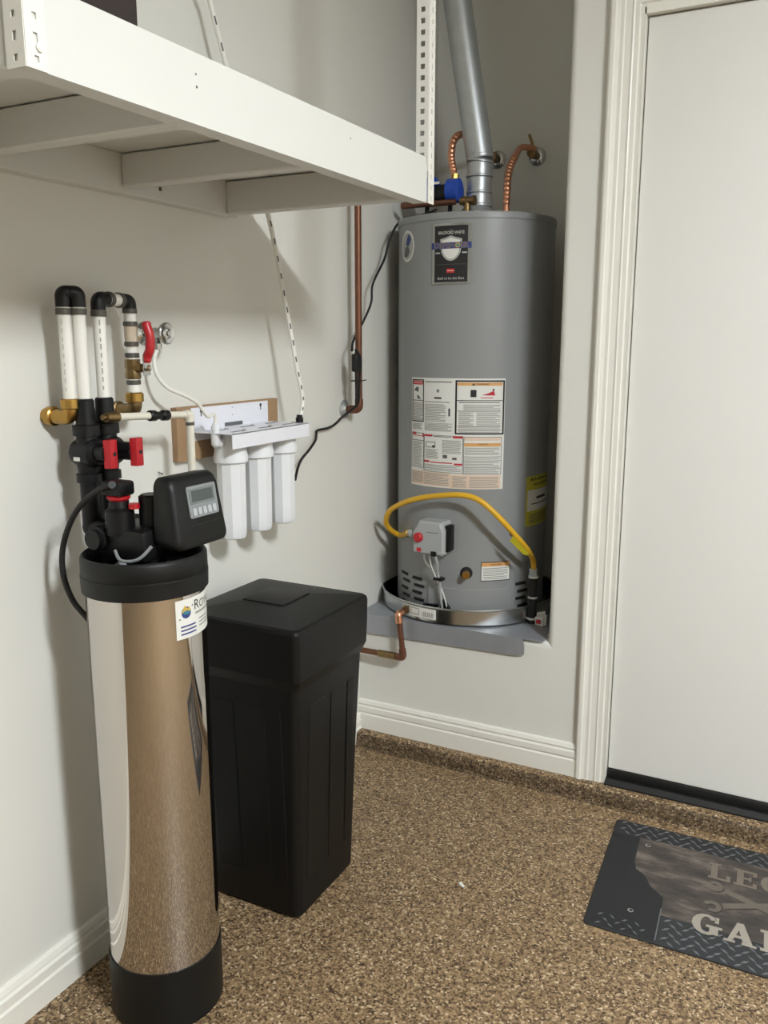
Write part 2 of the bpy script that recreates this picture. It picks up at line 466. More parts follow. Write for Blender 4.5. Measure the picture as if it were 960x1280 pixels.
# ================================================================== CEILING LAMP (the room's light)
def ceiling_lamp(c, strength, label):
    lamp = thing('ceiling_lamp', c, label, 'lamp')
    lx, ly, lz = c
    MB().box((lx - 0.52, ly - 0.09, lz), (lx + 0.52, ly + 0.09, CEIL), 0.006).build('housing', M_trim, lamp)
    lens = [(-0.085, 0.0), (-0.085, -0.008), (-0.078, -0.014), (0.078, -0.014), (0.085, -0.008), (0.085, 0.0)]
    m = mat('lamp_lens_%d' % strength, (240, 240, 235), 0.4, emit=LAMP_COLOR, estr=strength)
    MB().loft([[Vector((lx - 0.5, ly + a, lz + b)) for a, b in lens], [Vector((lx + 0.5, ly + a, lz + b)) for a, b in lens]]).build('diffuser', m, lamp)
    for e in (-1, 1):
        MB().box((lx + e * 0.51 - 0.012, ly - 0.092, lz - 0.018), (lx + e * 0.51 + 0.012, ly + 0.092, lz + 0.004), 0.004).build('end_cap', M_trim, lamp)
ceiling_lamp(LAMP_C, LAMP_STRENGTH, 'white wraparound fluorescent ceiling lamp above the middle of the garage')

# ================================================================== OVERHEAD SHELF
SH = thing('overhead_shelf', (0.3, 1.38, 1.83), 'white painted wooden shelf hung from perforated steel angles over the plumbing', 'shelf')
S0, S1, SX = 0.80, 1.966, 0.595
fz0, fz1 = 1.829, 1.932
f = MB()
prof = [(S0, fz0), (S1, fz0), (S1, fz1 - 0.022), (S1 - 0.006, fz1 - 0.004), (S1 - 0.014, fz1), (S0, fz1)]
f.prism([(a, b) for a, b in prof], MX((0, 0, 0), (0, 1, 0), (0, 0, 1), (1, 0, 0)), SX - 0.036, SX)
fas = f.build('fascia_board', M_shelf, SH)
MB().box((0.0, S0, fz0 + 0.002), (0.038, S1, 1.917), 0.002, 1).build('ledger_board', M_shelf, SH)
for y in (S0, 1.152, 1.535, 1.914):
    MB().box((0.038, y, fz0 + 0.004 + (0.012 if y in (1.152, 1.535) else 0)), (SX - 0.036, y + 0.038, 1.9145), 0.003, 1).build('joist', M_shelf, SH)
MB().box((0.0, S0, 1.917), (SX - 0.036, S1 - 0.002, 1.9315), 0.001, 1).build('deck_panel', M_shelf, SH)
for (yy, zz) in ((1.18, 1.862), (1.66, 1.858)):
    MB().turned((0.038, yy, zz), (1, 0, 0), [(0, 0.005), (0.0015, 0.005), (0.002, 0.002)], 10).build('screw_head', M_ring, SH)
# knot and dents in the fascia
kp = at_x(245, 98, SX)
MB().turned((SX - 0.001, kp.y, kp.z + 0.006), (1, 0, 0), [(0, 0.0022), (0.0014, 0.0018)], 8).build('nail_head', M_ring, fas)
MB().turned((SX - 0.001, kp.y + 0.001, kp.z - 0.012), (1, 0, 0), [(0, 0.0028), (0.0014, 0.002)], 8).build('nail_head', M_ring, fas)
kp = at_x(438, 173, SX)
MB().turned((SX - 0.001, kp.y, kp.z), (1, 0, 0), [(0, 0.0022), (0.0014, 0.0018)], 8).build('nail_head', M_ring, fas)

def flange(o, u, length, holes, width=0.032, th=0.0022, hw=0.009, hh=0.016):
    """perforated strip from o upwards (z), across along u, with real openings"""
    mb = MB(); o = Vector(o); u = Vector(u); n = u.cross(Vector((0, 0, 1))).normalized()
    M = MX(o, u, (0, 0, 1), n)
    a, b = width / 2 - hw / 2, width / 2 + hw / 2
    mb.box((0, 0, -th / 2), (a, length, th / 2), M=M); mb.box((b, 0, -th / 2), (width, length, th / 2), M=M)
    z = 0.0
    for (hz, k) in holes:
        if hz - hh * k / 2 > z: mb.box((a, z, -th / 2), (b, hz - hh * k / 2, th / 2), M=M)
        z = hz + hh * k / 2
    mb.box((a, z, -th / 2), (b, length, th / 2), M=M)
    return mb
for i, yy in enumerate((S0 - 0.002, S1 + 0.003)):
    L_ = CEIL - fz0
    hA = [(0.012 + 0.0245 * k, 1.0 if (k % 2 or i) else 0.7) for k in range(int(L_ / 0.0245) - 1)]
    ang = flange((SX + 0.0015, yy, fz0), (0, 1, 0), L_, hA, hw=0.005 if i else 0.007, hh=0.011)
    pst = ang.build('perforated_angle', M_steelpost, SH)
    flange((SX + 0.0015, yy, fz0 if i == 0 else fz1 - 0.03), (-1, 0, 0), L_ if i == 0 else L_ - (fz1 - 0.03 - fz0), hA[:-4], hw=0.011 if i else 0.007, hh=0.011).build('angle_flange', M_steelpost, pst)
bo = at_x(47, 60, SX)
MB().turned((SX + 0.002, bo.y, bo.z), (1, 0, 0), [(0, 0.006), (0.003, 0.0055), (0.004, 0.003)], 12).build('bolt_head', M_steelpost, SH)
# storage bin on the shelf
by = at_x(175, 10, 0.5).y
bn = thing('storage_bin', (0.33, by - 0.16, 1.932), 'dark brown storage bin standing on the overhead shelf, cut by the top edge', 'bin')
MB().box((0.16, by - 0.32, 1.9325), (0.5, by, 2.2), 0.012, 2).build('bin_body', M_brown, bn)
MB().box((0.15, by - 0.33, 2.2), (0.51, by + 0.01, 2.225), 0.008, 2).build('bin_lid', M_brown, bn)
for k in (-1, 1):
    MB().box((0.30, by - 0.16 + k * 0.163 - 0.012, 2.15), (0.37, by - 0.16 + k * 0.163 + 0.012, 2.17), 0.005).build('bin_handle', M_brown, bn)

# ================================================================== WATER HEATER
HC = (0.31, 3.02); HR = 0.281; HZ0, HZ1 = 0.535, 1.925
WH = thing('water_heater', (HC[0], HC[1], HZ0), 'tall grey gas water heater standing in a drain pan in the wall niche', 'water heater')
def ring_prof(c, prof, n=72, cap0=True, cap1=True):
    return MB().loft([[Vector((c[0] + r * cos(2 * pi * k / n), c[1] + r * sin(2 * pi * k / n), z)) for k in range(n)] for z, r in prof], cap0, cap1)
ring_prof(HC, [(HZ0, HR - 0.004), (HZ0 + 0.004, HR), (HZ1 - 0.02, HR)], cap1=False).build('jacket', M_heater, WH)
ring_prof(HC, [(HZ1 - 0.022, HR + 0.003), (HZ1 - 0.004, HR + 0.003), (HZ1, HR), (HZ1 + 0.001, HR - 0.008), (HZ1 - 0.006, HR - 0.014), (HZ1 - 0.006, 0.02)]).build('top_cap', M_heater, WH)
for k in range(4):
    MB().box((-0.02, -0.006, 0), (0.02, 0.006, 0.036), 0.002, M=Matrix.Translation((HC[0] + 0.2 * cos(0.8 + k * pi / 2), HC[1] + 0.2 * sin(0.8 + k * pi / 2), HZ0 - 0.034))).build('foot', M_heater, WH)
ring_prof(HC, [(HZ1 - 0.008, 0.088), (HZ1 + 0.012, 0.085), (HZ1 + 0.048, 0.05), (HZ1 + 0.058, 0.044)], 40).build('draft_hood', M_galv, WH)

def cyl_frame(th, z, R=HR):
    n = Vector((cos(th), sin(th), 0)); t = Vector((-sin(th), cos(th), 0))
    return MX(Vector((HC[0], HC[1], z)) + n * R, t, Vector((0, 0, 1)), n)

# louvre slots of the burner compartment
SLOT_L = [(506.5, 716), (508.5, 725), (506.5, 733.5), (508.5, 743), (506.5, 751), (521.6, 722.7), (524, 732), (521.6, 740), (524, 749), (521.6, 757)]
SLOT_R = [(650.5, 729), (652.5, 738), (650.5, 747), (652.5, 756)]
for (px, py) in SLOT_L + SLOT_R:
    t, z = at_cyl(px, py, HC, HR)
    sl = MB(); pts = []
    for k in range(5):
        a = t + (-0.024 + 0.012 * k) / HR
        pts.append(Vector((HC[0] + (HR - 0.0015) * cos(a), HC[1] + (HR - 0.0015) * sin(a), z)))
    sl.tube(pts, 0.0062, 8, 2)
    sl.build('louvre_slot', M_heaterdark, WH)
# access panel of the burner (slightly proud skirt)
ta, zt = at_cyl(563, 735, HC, HR); ta0, _ = at_cyl(536, 740, HC, HR); tb0, _ = at_cyl(633, 740, HC, HR)
ap = MB(); n = 16; R1, R2 = HR + 0.0005, HR + 0.004
ringp = lambda R, z: [Vector((HC[0] + R * cos(ta0 + (tb0 - ta0) * k / n), HC[1] + R * sin(ta0 + (tb0 - ta0) * k / n), z)) for k in range(n + 1)]
ap.loft([ringp(R1, HZ0 + 0.02), ringp(R2, HZ0 + 0.022), ringp(R2, zt - 0.003), ringp(R1, zt)], False, False, closed=False)
ap.build('access_panel', M_heater, WH)

# ---- nameplate with shield
def heater_print(pl, pr, pt, pb_, h0=0.0012):
    t0, _ = at_cyl(*pl, HC, HR); t1, _ = at_cyl(*pr, HC, HR); _, z1 = at_cyl(*pt, HC, HR); _, z0 = at_cyl(*pb_, HC, HR)
    tm = (t0 + t1) / 2; wdt = abs(t1 - t0) * HR
    m = cyl_map(HC, HR, tm)
    return Print(m), wdt, z0, z1
P, wd, z0, z1 = heater_print((541, 318), (589, 316), (565, 279), (565, 355))
hw = wd / 2; H = z1 - z0
P.rect(-hw, z0, hw, z1, M_plateframe, 0.003, 6)
P.rect(-hw * 0.86, z0 + H * 0.035, hw * 0.84, z1 - H * 0.035, M_ink, 0.0034, 6)
P.text('BRADFORD WHITE', 0, z0 + H * 0.845, 0.014, M_inksilver, 0.0037, width=wd * 0.66, bold=0.0004)
P.rect(-hw * 0.07, z0 + H * 0.885, hw * 0.1, z0 + H * 0.9, M_inkmid, 0.0037)
shield = [(-0.56, 0.745), (-0.3, 0.765), (-0.12, 0.785), (0.0, 0.80), (0.12, 0.785), (0.3, 0.765), (0.56, 0.745), (0.55, 0.62), (0.5, 0.53), (0.38, 0.455), (0.2, 0.40), (0.0, 0.38), (-0.2, 0.40), (-0.38, 0.455), (-0.5, 0.53), (-0.55, 0.62)]
P.column([(u * hw, z0 + v * H) for u, v in shield], M_inksilver, 0.0037)
P.column([(u * hw * 0.82, z0 + ((v - 0.59) * 0.84 + 0.59) * H) for u, v in shield], M_paper, 0.004)
P.rect(-hw * 1.02, z0 + H * 0.585, hw * 1.02, z0 + H * 0.69, M_inkblue, 0.0044, 6)
P.text('DEFENDER', 0, z0 + H * 0.638, 0.024, M_inkgold, 0.0048, width=wd * 0.9, bold=0.0007)
P.text('DEFENDER', 0, z0 + H * 0.638, 0.024, M_inkblue, 0.0051, width=wd * 0.9, bold=0.0001)
P.disc(hw * 0.36, z0 + H * 0.638, 0.008, M_inkgold, 0.0053); P.disc(hw * 0.36, z0 + H * 0.638, 0.0052, M_inkteal, 0.0055)
for s_ in (-1, 1): P.rect(s_ * hw * 0.68 - hw * 0.12, z0 + H * 0.505, s_ * hw * 0.68 + hw * 0.12, z0 + H * 0.53, M_inksilver, 0.0037)
P.rect(-hw * 0.75, z0 + H * 0.325, hw * 0.75, z0 + H * 0.33, M_inkmid, 0.0037)
P.rect(-hw * 0.2, z0 + H * 0.185, hw * 0.2, z0 + H * 0.255, M_inkred, 0.0037)
P.rect(-hw * 0.17, z0 + H * 0.215, hw * 0.17, z0 + H * 0.228, M_inkpeach, 0.004)
P.text('Built to be the Best', 0, z0 + H * 0.095, 0.012, M_inksilver, 0.0037, width=wd * 0.68, bold=0.0002)
P.build('nameplate', WH)['label'] = 'black nameplate with silver shield and blue banner'

# ---- large sheet of warnings and instructions
P, wd, z0, z1 = heater_print((515, 540), (630, 542), (572, 473), (572, 611))
H = z1 - z0
FX = lambda X: -wd / 2 + wd * (X - 100) / 795.0
FZ = lambda Y: z1 - H * (Y - 50) / 945.0
def R_(x0, y0, x1, y1, m, h=0.0014, n=3): P.rect(FX(x0), FZ(y1), FX(x1), FZ(y0), m, h, n)
def Fr(x0, y0, x1, y1, w_, m, h=0.0017, n=4):
    R_(x0, y0, x1, y0 + w_, m, h, n); R_(x0, y1 - w_, x1, y1, m, h, n); R_(x0, y0, x0 + w_, y1, m, h, 1); R_(x1 - w_, y0, x1, y1, m, h, 1)
def Ln(x0, y0, x1, y1, k, m=M_inkgrey, fill=0.45): P.lines(FX(x0), FZ(y1), FX(x1), FZ(y0), k, m, 0.0017, fill, 2)
R_(100, 50, 895, 995, M_paper, 0.0008, 14)
Fr(110, 65, 240, 432, 9, M_ink); R_(122, 78, 228, 110, M_inkred)
P.text('DANGER', FX(178), FZ(94), 0.009, M_paper, 0.0018, width=FX(220) - FX(136))
P.poly([(FX(x), FZ(y)) for x, y in ((130, 160), (160, 130), (185, 135), (180, 175), (150, 165))], M_inkmid, 0.0017)
P.poly([(FX(x), FZ(y)) for x, y in ((165, 200), (185, 205), (210, 235), (170, 232))], M_inkmid, 0.0017)
R_(120, 244, 232, 249, M_ink, 0.0017); Ln(125, 262, 228, 420, 13)
P.disc(FX(370), FZ(158), 0.006, M_inkmid, 0.0017); P.disc(FX(370), FZ(158), 0.0045, M_paper, 0.0019); P.disc(FX(370), FZ(158), 0.003, M_ink, 0.0021)
R_(337, 212, 400, 226, M_ink); Ln(255, 74, 492, 90, 1, M_inkmid); Ln(250, 245, 470, 262, 1); Ln(250, 270, 440, 425, 12); R_(458, 305, 474, 372, M_inkmid)
Ln(250, 432, 492, 505, 7); Ln(112, 445, 225, 500, 5)
Fr(512, 65, 890, 523, 13, M_ink); R_(528, 84, 872, 110, M_inkorange)
P.poly([(FX(x), FZ(y)) for x, y in ((636, 107), (650, 88), (664, 107))], M_ink, 0.0019)
P.text('WARNING', FX(718), FZ(98), 0.009, M_ink, 0.0019, width=FX(770) - FX(670))
P.disc(FX(650), FZ(170), 0.0098, M_inkred, 0.0017); P.disc(FX(650), FZ(170), 0.0088, M_paper, 0.0019); R_(628, 145, 672, 205, M_ink, 0.0021, 1)
P.poly([(FX(x), FZ(y)) for x, y in ((710, 190), (760, 175), (805, 150), (815, 192))], M_inkred, 0.0017); P.disc(FX(800), FZ(143), 0.0035, M_ink, 0.0019)
R_(705, 208, 800, 214, M_inkred)
R_(525, 232, 875, 238, M_ink, 0.0017); Ln(540, 243, 860, 258, 1, M_inkmid); Ln(575, 268, 862, 318, 5); R_(530, 322, 862, 327, M_inkmid, 0.0017)
Ln(540, 332, 655, 450, 10); Ln(675, 332, 862, 450, 10); R_(530, 452, 865, 457, M_inkmid, 0.0017); Ln(540, 460, 865, 482, 2); R_(530, 485, 865, 490, M_inkmid, 0.0017); Ln(540, 494, 865, 510, 1)
Fr(108, 528, 244, 835, 4, M_inkmid); R_(112, 525, 160, 545, M_inkred); R_(228, 530, 244, 562, M_inkred); Ln(125, 548, 225, 560, 1, M_inkred); R_(110, 592, 244, 597, M_inkmid, 0.0017); Ln(125, 605, 225, 825, 17)
Fr(246, 538, 578, 860, 4, M_inkmid); R_(248, 536, 325, 552, M_inkred, 0.002); R_(498, 540, 576, 558, M_inkred, 0.002); Ln(335, 544, 490, 556, 1, M_inkmid)
Fr(262, 598, 352, 648, 5, M_inkmid); R_(325, 628, 345, 648, M_ink, 0.002, 1); Ln(262, 660, 380, 745, 7); Ln(410, 575, 565, 695, 10); R_(418, 705, 455, 735, M_inkmid, 0.002, 1); R_(495, 725, 530, 745, M_inkmid, 0.002, 1)
R_(248, 762, 300, 778, M_inkred, 0.002); R_(510, 775, 576, 790, M_inkred, 0.002); Ln(310, 766, 500, 785, 1, M_inkred); Ln(256, 792, 565, 850, 4)
Fr(582, 543, 876, 866, 4, M_inkmid); R_(588, 548, 868, 575, M_inkpeach); R_(588, 596, 868, 625, M_inkorange); P.text('WARNING', FX(730), FZ(606), 0.007, M_ink, 0.0019)
Ln(590, 632, 865, 700, 5); R_(588, 712, 868, 717, M_inkmid, 0.0017); Ln(590, 724, 865, 740, 1); R_(588, 746, 868, 751, M_inkmid, 0.0017); Ln(590, 756, 865, 812, 4); R_(588, 815, 868, 820, M_inkmid, 0.0017); Ln(590, 826, 865, 860, 3)
R_(106, 862, 480, 985, M_inkpeach, 0.0012, 6); R_(488, 872, 872, 990, M_inkpeach, 0.0012, 6); R_(486, 872, 490, 990, M_inkorange); Ln(112, 868, 240, 970, 8); Ln(250, 868, 470, 975, 8); Ln(500, 885, 610, 985, 8); Ln(630, 885, 860, 985, 8)
P.build('warning_sheet', WH)['label'] = 'white sheet of printed warnings and instructions'

# ---- yellow energy label
P, wd, z0, z1 = heater_print((657, 625), (684, 622), (671, 594), (671, 655))
H = z1 - z0
P.rect(-wd / 2, z0, wd / 2, z1, M_inkyellow, 0.001, 4)
P.rect(-wd * 0.46, z0 + H * 0.3, wd * 0.46, z0 + H * 0.72, M_paper, 0.0014, 4)
P.text('ENERGY', 0, z0 + H * 0.93, 0.012, M_ink, 0.0017, width=wd * 0.8, bold=0.0004)
P.text('GUIDE', 0, z0 + H * 0.83, 0.012, M_ink, 0.0017, width=wd * 0.6, bold=0.0004)
P.rect(-wd * 0.2, z0 + H * 0.53, wd * 0.2, z0 + H * 0.58, M_ink, 0.0017)
P.rect(-wd * 0.35, z0 + H * 0.43, wd * 0.35, z0 + H * 0.45, M_ink, 0.0017)
P.lines(-wd * 0.4, z0 + H * 0.05, wd * 0.4, z0 + H * 0.25, 5, M_inkmid, 0.0017)
P.build('energy_label', WH)['label'] = 'yellow and white energy label'
# ---- small warning label low on the jacket
P, wd, z0, z1 = heater_print((601, 715), (637, 714), (619, 702), (619, 726))
H = z1 - z0
P.rect(-wd / 2, z0, wd / 2, z1, M_ink, 0.001, 4); P.rect(-wd * 0.48, z0 + H * 0.04, wd * 0.48, z1 - H * 0.04, M_paper, 0.0013, 4)
P.rect(-wd * 0.48, z0 + H * 0.76, wd * 0.48, z1 - H * 0.04, M_inkorange, 0.0016, 4); P.text('WARNING', 0, z0 + H * 0.85, 0.009, M_ink, 0.0019)
P.lines(-wd * 0.43, z0 + H * 0.08, wd * 0.43, z0 + H * 0.7, 7, M_inkmid, 0.0016, 0.3, 2)
P.build('lower_label', WH)['label'] = 'small warning label with an orange stripe'
# ---- round blue sticker on the left edge
t0, zz = at_cyl(509.5, 308, HC, HR)
P = Print(cyl_map(HC, HR, t0)); circ = lambda r_: [(r_ * cos(2 * pi * k / 28), zz + 1.15 * r_ * sin(2 * pi * k / 28)) for k in range(28)]; P.column(circ(0.046), M_paper, 0.001); P.column(circ(0.039), M_inksilver, 0.0014)
P.column([(-0.022, zz - 0.034), (0.006, zz - 0.036), (0.018, zz - 0.018), (0.008, zz + 0.002), (-0.018, zz - 0.006)], M_inkmid, 0.0018, 6)
P.column([(-0.008, zz + 0.004), (0.012, zz - 0.002), (0.027, zz + 0.02), (0.016, zz + 0.042), (0.0, zz + 0.03)], M_inkblue, 0.0018, 6)
P.build('round_sticker', WH)['label'] = 'round white sticker with a blue mark'

# ---- gas control valve
tv, zv = at_cyl(547, 668, HC, HR)
GV = cyl_frame(tv - 0.0, zv)
g = MB()
body = [(-0.064, -0.055), (-0.058, -0.062), (0.05, -0.062), (0.058, -0.054), (0.058, 0.03), (0.046, 0.058), (-0.04, 0.058), (-0.064, 0.02)]
body2 = [(x * 0.9, y * 0.88) for x, y in body]
g.loft([[Vector((x, y, -0.01)) for x, y in body], [Vector((x, y, 0.062)) for x, y in body], [Vector((x, y, 0.072)) for x, y in body2]], M=GV)
gv = g.build('gas_valve', M_valvegrey, WH, angle=25)
MB().box((0.045, -0.05, 0.0), (0.068, 0.045, 0.05), 0.006, M=GV).build('valve_side_cover', M_black, gv)
MB().turned(GV @ Vector((-0.038, 0.0, 0.07)), GV.to_3x3() @ Vector((0, 0, 1)), [(0, 0.018), (0.012, 0.017), (0.016, 0.012)], 18).build('knob', M_redvinyl, gv)
MB().box((-0.045, -0.052, 0.07), (-0.028, -0.038, 0.0735), M=GV).build('valve_mark', M_inkred, gv)
MB().box((0.012, -0.062, 0.05), (0.032, -0.045, 0.078), 0.002, M=GV).build('cable_plug', M_black, gv)
MB().box((-0.005, 0.02, 0.0715), (0.04, 0.0225, 0.0725), M=GV).build('cover_groove', M_inkmid, gv)
inl = GV @ Vector((-0.066, 0.002, 0.035)); tdir = GV.to_3x3() @ Vector((-1, 0, 0))
MB().turned(inl, tdir, [(-0.01, 0.012), (0.012, 0.012), (0.012, 0.015), (0.026, 0.015), (0.026, 0.010), (0.034, 0.009)], 6).build('inlet_nut', M_galv, gv)
# wires of the valve
def gp(u, v, h): return GV @ Vector((u, v, h))
MB().tube([gp(-0.02, -0.05, 0.06), gp(-0.022, -0.085, 0.055), gp(0.0, -0.125, 0.04), gp(0.02, -0.15, 0.03), gp(0.02, -0.22, 0.02), gp(0.015, -0.285, 0.008)], 0.0036, 8).build('pilot_tube', M_galv, WH)
MB().tube([gp(0.022, -0.05, 0.07), gp(0.03, -0.09, 0.06), gp(0.022, -0.13, 0.04), gp(0.026, -0.17, 0.03), gp(0.028, -0.24, 0.02), gp(0.03, -0.29, 0.006)], 0.005, 8).build('burner_tube', M_valvegrey, WH)
MB().tube([gp(-0.006, -0.06, 0.05), gp(0.0, -0.10, 0.05), gp(0.015, -0.15, 0.036), gp(0.04, -0.22, 0.02), gp(0.05, -0.29, 0.006)], 0.0025, 8).build('igniter_wire', M_paper, WH)
MB().box((0.006, -0.158, 0.018), (0.042, -0.148, 0.045), 0.002, M=GV).build('cable_tie', M_black, WH)
MB().prism([(-0.05, -0.30), (0.055, -0.30), (0.055, -0.262), (0.03, -0.235), (0.02, -0.255), (-0.05, -0.262)], GV, -0.004, 0.014).build('burner_gate', M_black, WH)
# drain cock
td, zd = at_cyl(583, 716, HC, HR); DV = cyl_frame(td, zd); ax = DV.to_3x3() @ Vector((0, 0, 1))
dr = MB().turned(DV @ Vector((0, 0, 0)), ax, [(-0.005, 0.022), (0.003, 0.022), (0.004, 0.017), (0.006, 0.017)], 20).build('drain_rosette', M_rubber, WH)
MB().turned(DV @ Vector((0, 0, 0.004)), ax, [(0, 0.011), (0.02, 0.011), (0.02, 0.014), (0.036, 0.013), (0.036, 0.008), (0.03, 0.0075)], 16).build('drain_cock', M_brass, WH)
bp_ = at_cyl(645, 766, HC, HR)
MB().box((-0.012, -0.006, 0), (0.012, 0.006, 0.012), 0.003, M=cyl_frame(bp_[0], bp_[1] + 0.01)).build('tag_remnant', M_paper, WH)

# ================================================================== DRAIN PAN, FLASHING, DRAIN PIPE
PN = thing('drain_pan', (HC[0], HC[1], LZ + 0.006), 'shallow round galvanized drain pan under the water heater', 'drain pan')
pz = LZ + 0.0075
PR = 0.338
rim = ring_prof((HC[0], HC[1]), [(pz, 0.02), (pz, PR - 0.008), (pz + 0.003, PR), (pz + 0.052, PR), (pz + 0.056, PR + 0.003), (pz + 0.06, PR), (pz + 0.056, PR - 0.004), (pz + 0.006, PR - 0.004), (pz + 0.004, 0.02)], 72)
# keep the pan inside the niche: flatten it against the left wall like the folded rim in place
for v in rim.V: v.x = max(v.x, 0.004)
rim.build('pan_body', M_galvpan, PN)
t0, za = at_cyl(512, 768, HC, PR); t1, _ = at_cyl(545, 775, HC, PR)
P = Print(cyl_map(HC, PR, (t0 + t1) / 2)); wd = (t1 - t0) * PR
P.rect(-wd / 2, pz + 0.012, wd / 2, pz + 0.05, M_paper, 0.001, 5)
P.frame(-wd * 0.44, pz + 0.02, -wd * 0.1, pz + 0.044, 0.002, M_inkmid, 0.0014, 2)
for k in range(9): P.rect(wd * (0.02 + 0.045 * k), pz + 0.018, wd * (0.02 + 0.045 * k + (0.03 if k % 3 else 0.018)), pz + 0.036, M_inkgrey, 0.0014)
P.build('pan_label', PN)['label'] = 'white paper label with a bar code'
FL = thing('ledge_flashing', (0.32, YB, LZ), 'bent grey sheet metal covering the ledge below the drain pan', 'flashing')
MB().box((0.003, YB - 0.008, LZ + 0.001), (0.70, NY - 0.01, LZ + 0.003)).build('top_sheet', M_sheet, FL)
lip = [(0.003, LZ + 0.003), (0.64, LZ + 0.003), (0.647, LZ - 0.02), (0.647, LZ - 0.052), (0.622, LZ - 0.060), (0.003, LZ - 0.072)]
lp = MB(); lp.prism(lip, MX((0, 0, 0), (1, 0, 0), (0, 0, 1), (0, -1, 0)), -(YB - 0.008), -(YB - 0.0105))
lp.build('front_lip', M_sheet, FL)
MB().box((0.665, YB - 0.006, LZ + 0.002), (0.712, YB + 0.05, LZ + 0.0045), 0.0008, 1).build('folded_corner', M_sheet, FL)
rt = thing('paper_scrap', at_z(676, 783, LZ + 0.003), 'crumpled red and white paper scrap at the corner of the drain pan', 'paper')
c = at_z(676, 781, LZ + 0.004) + Vector((0, 0, 0.001))
sc = MB()
for k, (a, b) in enumerate((((-0.018, -0.01), (0.012, -0.016)), ((-0.004, -0.012), (0.018, 0.0)), ((-0.02, 0.0), (0.006, 0.01)))):
    p, q = Vector((*a, 0)), Vector((*b, 0)); up = Vector((0.004 * (k - 1), 0.006, 0.03 + 0.008 * k)); th_ = Vector((0.001, -0.0015, 0))
    sc.add([c + p, c + q, c + q + up, c + p + up * 0.9, c + p + th_, c + q + th_, c + q + up + th_, c + p + up * 0.9 + th_], [[0, 1, 2, 3], [7, 6, 5, 4], [0, 4, 5, 1], [1, 5, 6, 2], [2, 6, 7, 3], [3, 7, 4, 0]])
sc.build('scrap_body', M_paper, rt, smooth=False)
MB().box((c.x - 0.012, c.y - 0.0195, c.z + 0.008), (c.x + 0.004, c.y - 0.0165, c.z + 0.022), M=None).build('red_print', M_inkred, rt)
# copper drain
dp = thing('drain_pipe', (0.16, YB - 0.04, 0.36), 'brown copper drain pipe bending from the drain pan down to the left', 'pipe')
a0 = at_y(508, 762, 2.70); a1 = at_y(498, 772, 2.645); a2 = at_y(504, 822, 2.645); a3 = at_y(440, 827, 2.645)
a1.z = a0.z - 0.002
MB().pipe([a0 + Vector((0.0, 0.02, 0)), a1, a2, Vector((0.0, 2.645, a2.z))], 0.0105, 0.014).build('copper_tube', M_copper, dp)
MB().pipe([a1.lerp(a0, 0.4), a1, a1.lerp(a2, 0.2)], 0.0132, 0.014).build('elbow', M_coppernew, dp)
MB().pipe([a2.lerp(a1, 0.2), a2, a2 + Vector((-0.024, 0, 0))], 0.0132, 0.014).build('elbow', M_copper, dp)
MB().cyl(Vector((a2.x - 0.03, 2.645, a2.z)), Vector((a2.x - 0.1, 2.645, a2.z)), 0.0133, n=14).build('coupling', M_brassdull, dp)
MB().turned(a0 + Vector((0, 0.018, 0)), a1 - a0, [(0, 0.018), (0.012, 0.018), (0.013, 0.0145), (0.03, 0.0145)], 8).build('pan_fitting', M_brassdull, dp)

# ================================================================== FLUE PIPE
FU = thing('flue_pipe', (HC[0], HC[1], HZ1 + 0.05), 'leaning galvanized flue pipe rising from the top of the water heater', 'flue')
fb = Vector((HC[0] + 0.006, HC[1], HZ1 + 0.05)); k1 = at_y(600, 196, HC[1]); k2 = at_y(572, 0, HC[1]); kd = (k2 - k1).normalized()
el = MB()
segs = [(fb, Vector((0, 0, 1)), 0.045), (fb + Vector((0, 0, 0.045)), Vector((0.01, 0, 1)), 0.043), (fb + Vector((0.001, 0, 0.10)), Vector((0.0, 0, 1)), 0.045), (fb + Vector((0.001, 0, 0.15)), Vector((-0.05, 0, 1)), 0.046)]
pts = [s_[0] for s_ in segs] + [k1 - kd * 0.01]
for i in range(4):
    p, q = pts[i], pts[i + 1]; R = segs[i][2]
    MB().turned(p, q - p, [(0, R - 0.001), (0.003, R + 0.0035), (0.007, R + 0.0035), (0.010, R), ((q - p).length - 0.004, R), ((q - p).length, R - 0.001)], 32).build('elbow_gore', M_galv, FU)
ke = k1 + kd * ((CEIL - k1.z - 0.0) / kd.z)
MB().turned(k1 - kd * 0.012, kd, [(0, 0.047), (0.004, 0.049), (0.012, 0.049), (0.014, 0.0475), ((ke - k1).length, 0.0475)], 36).build('pipe_length', M_galv, FU)
MB().tube([k1 + Vector((-0.046, -0.016, 0)), ke + Vector((-0.046, -0.016, 0))], 0.0022, 6, 2).build('seam', M_galv, FU)
MB().turned(k1 + kd * 0.01 + Vector((-0.003, -0.049, 0)), (0, -1, 0), [(0, 0.004), (0.004, 0.0035)], 8).build('sheet_screw', M_chrome, FU)

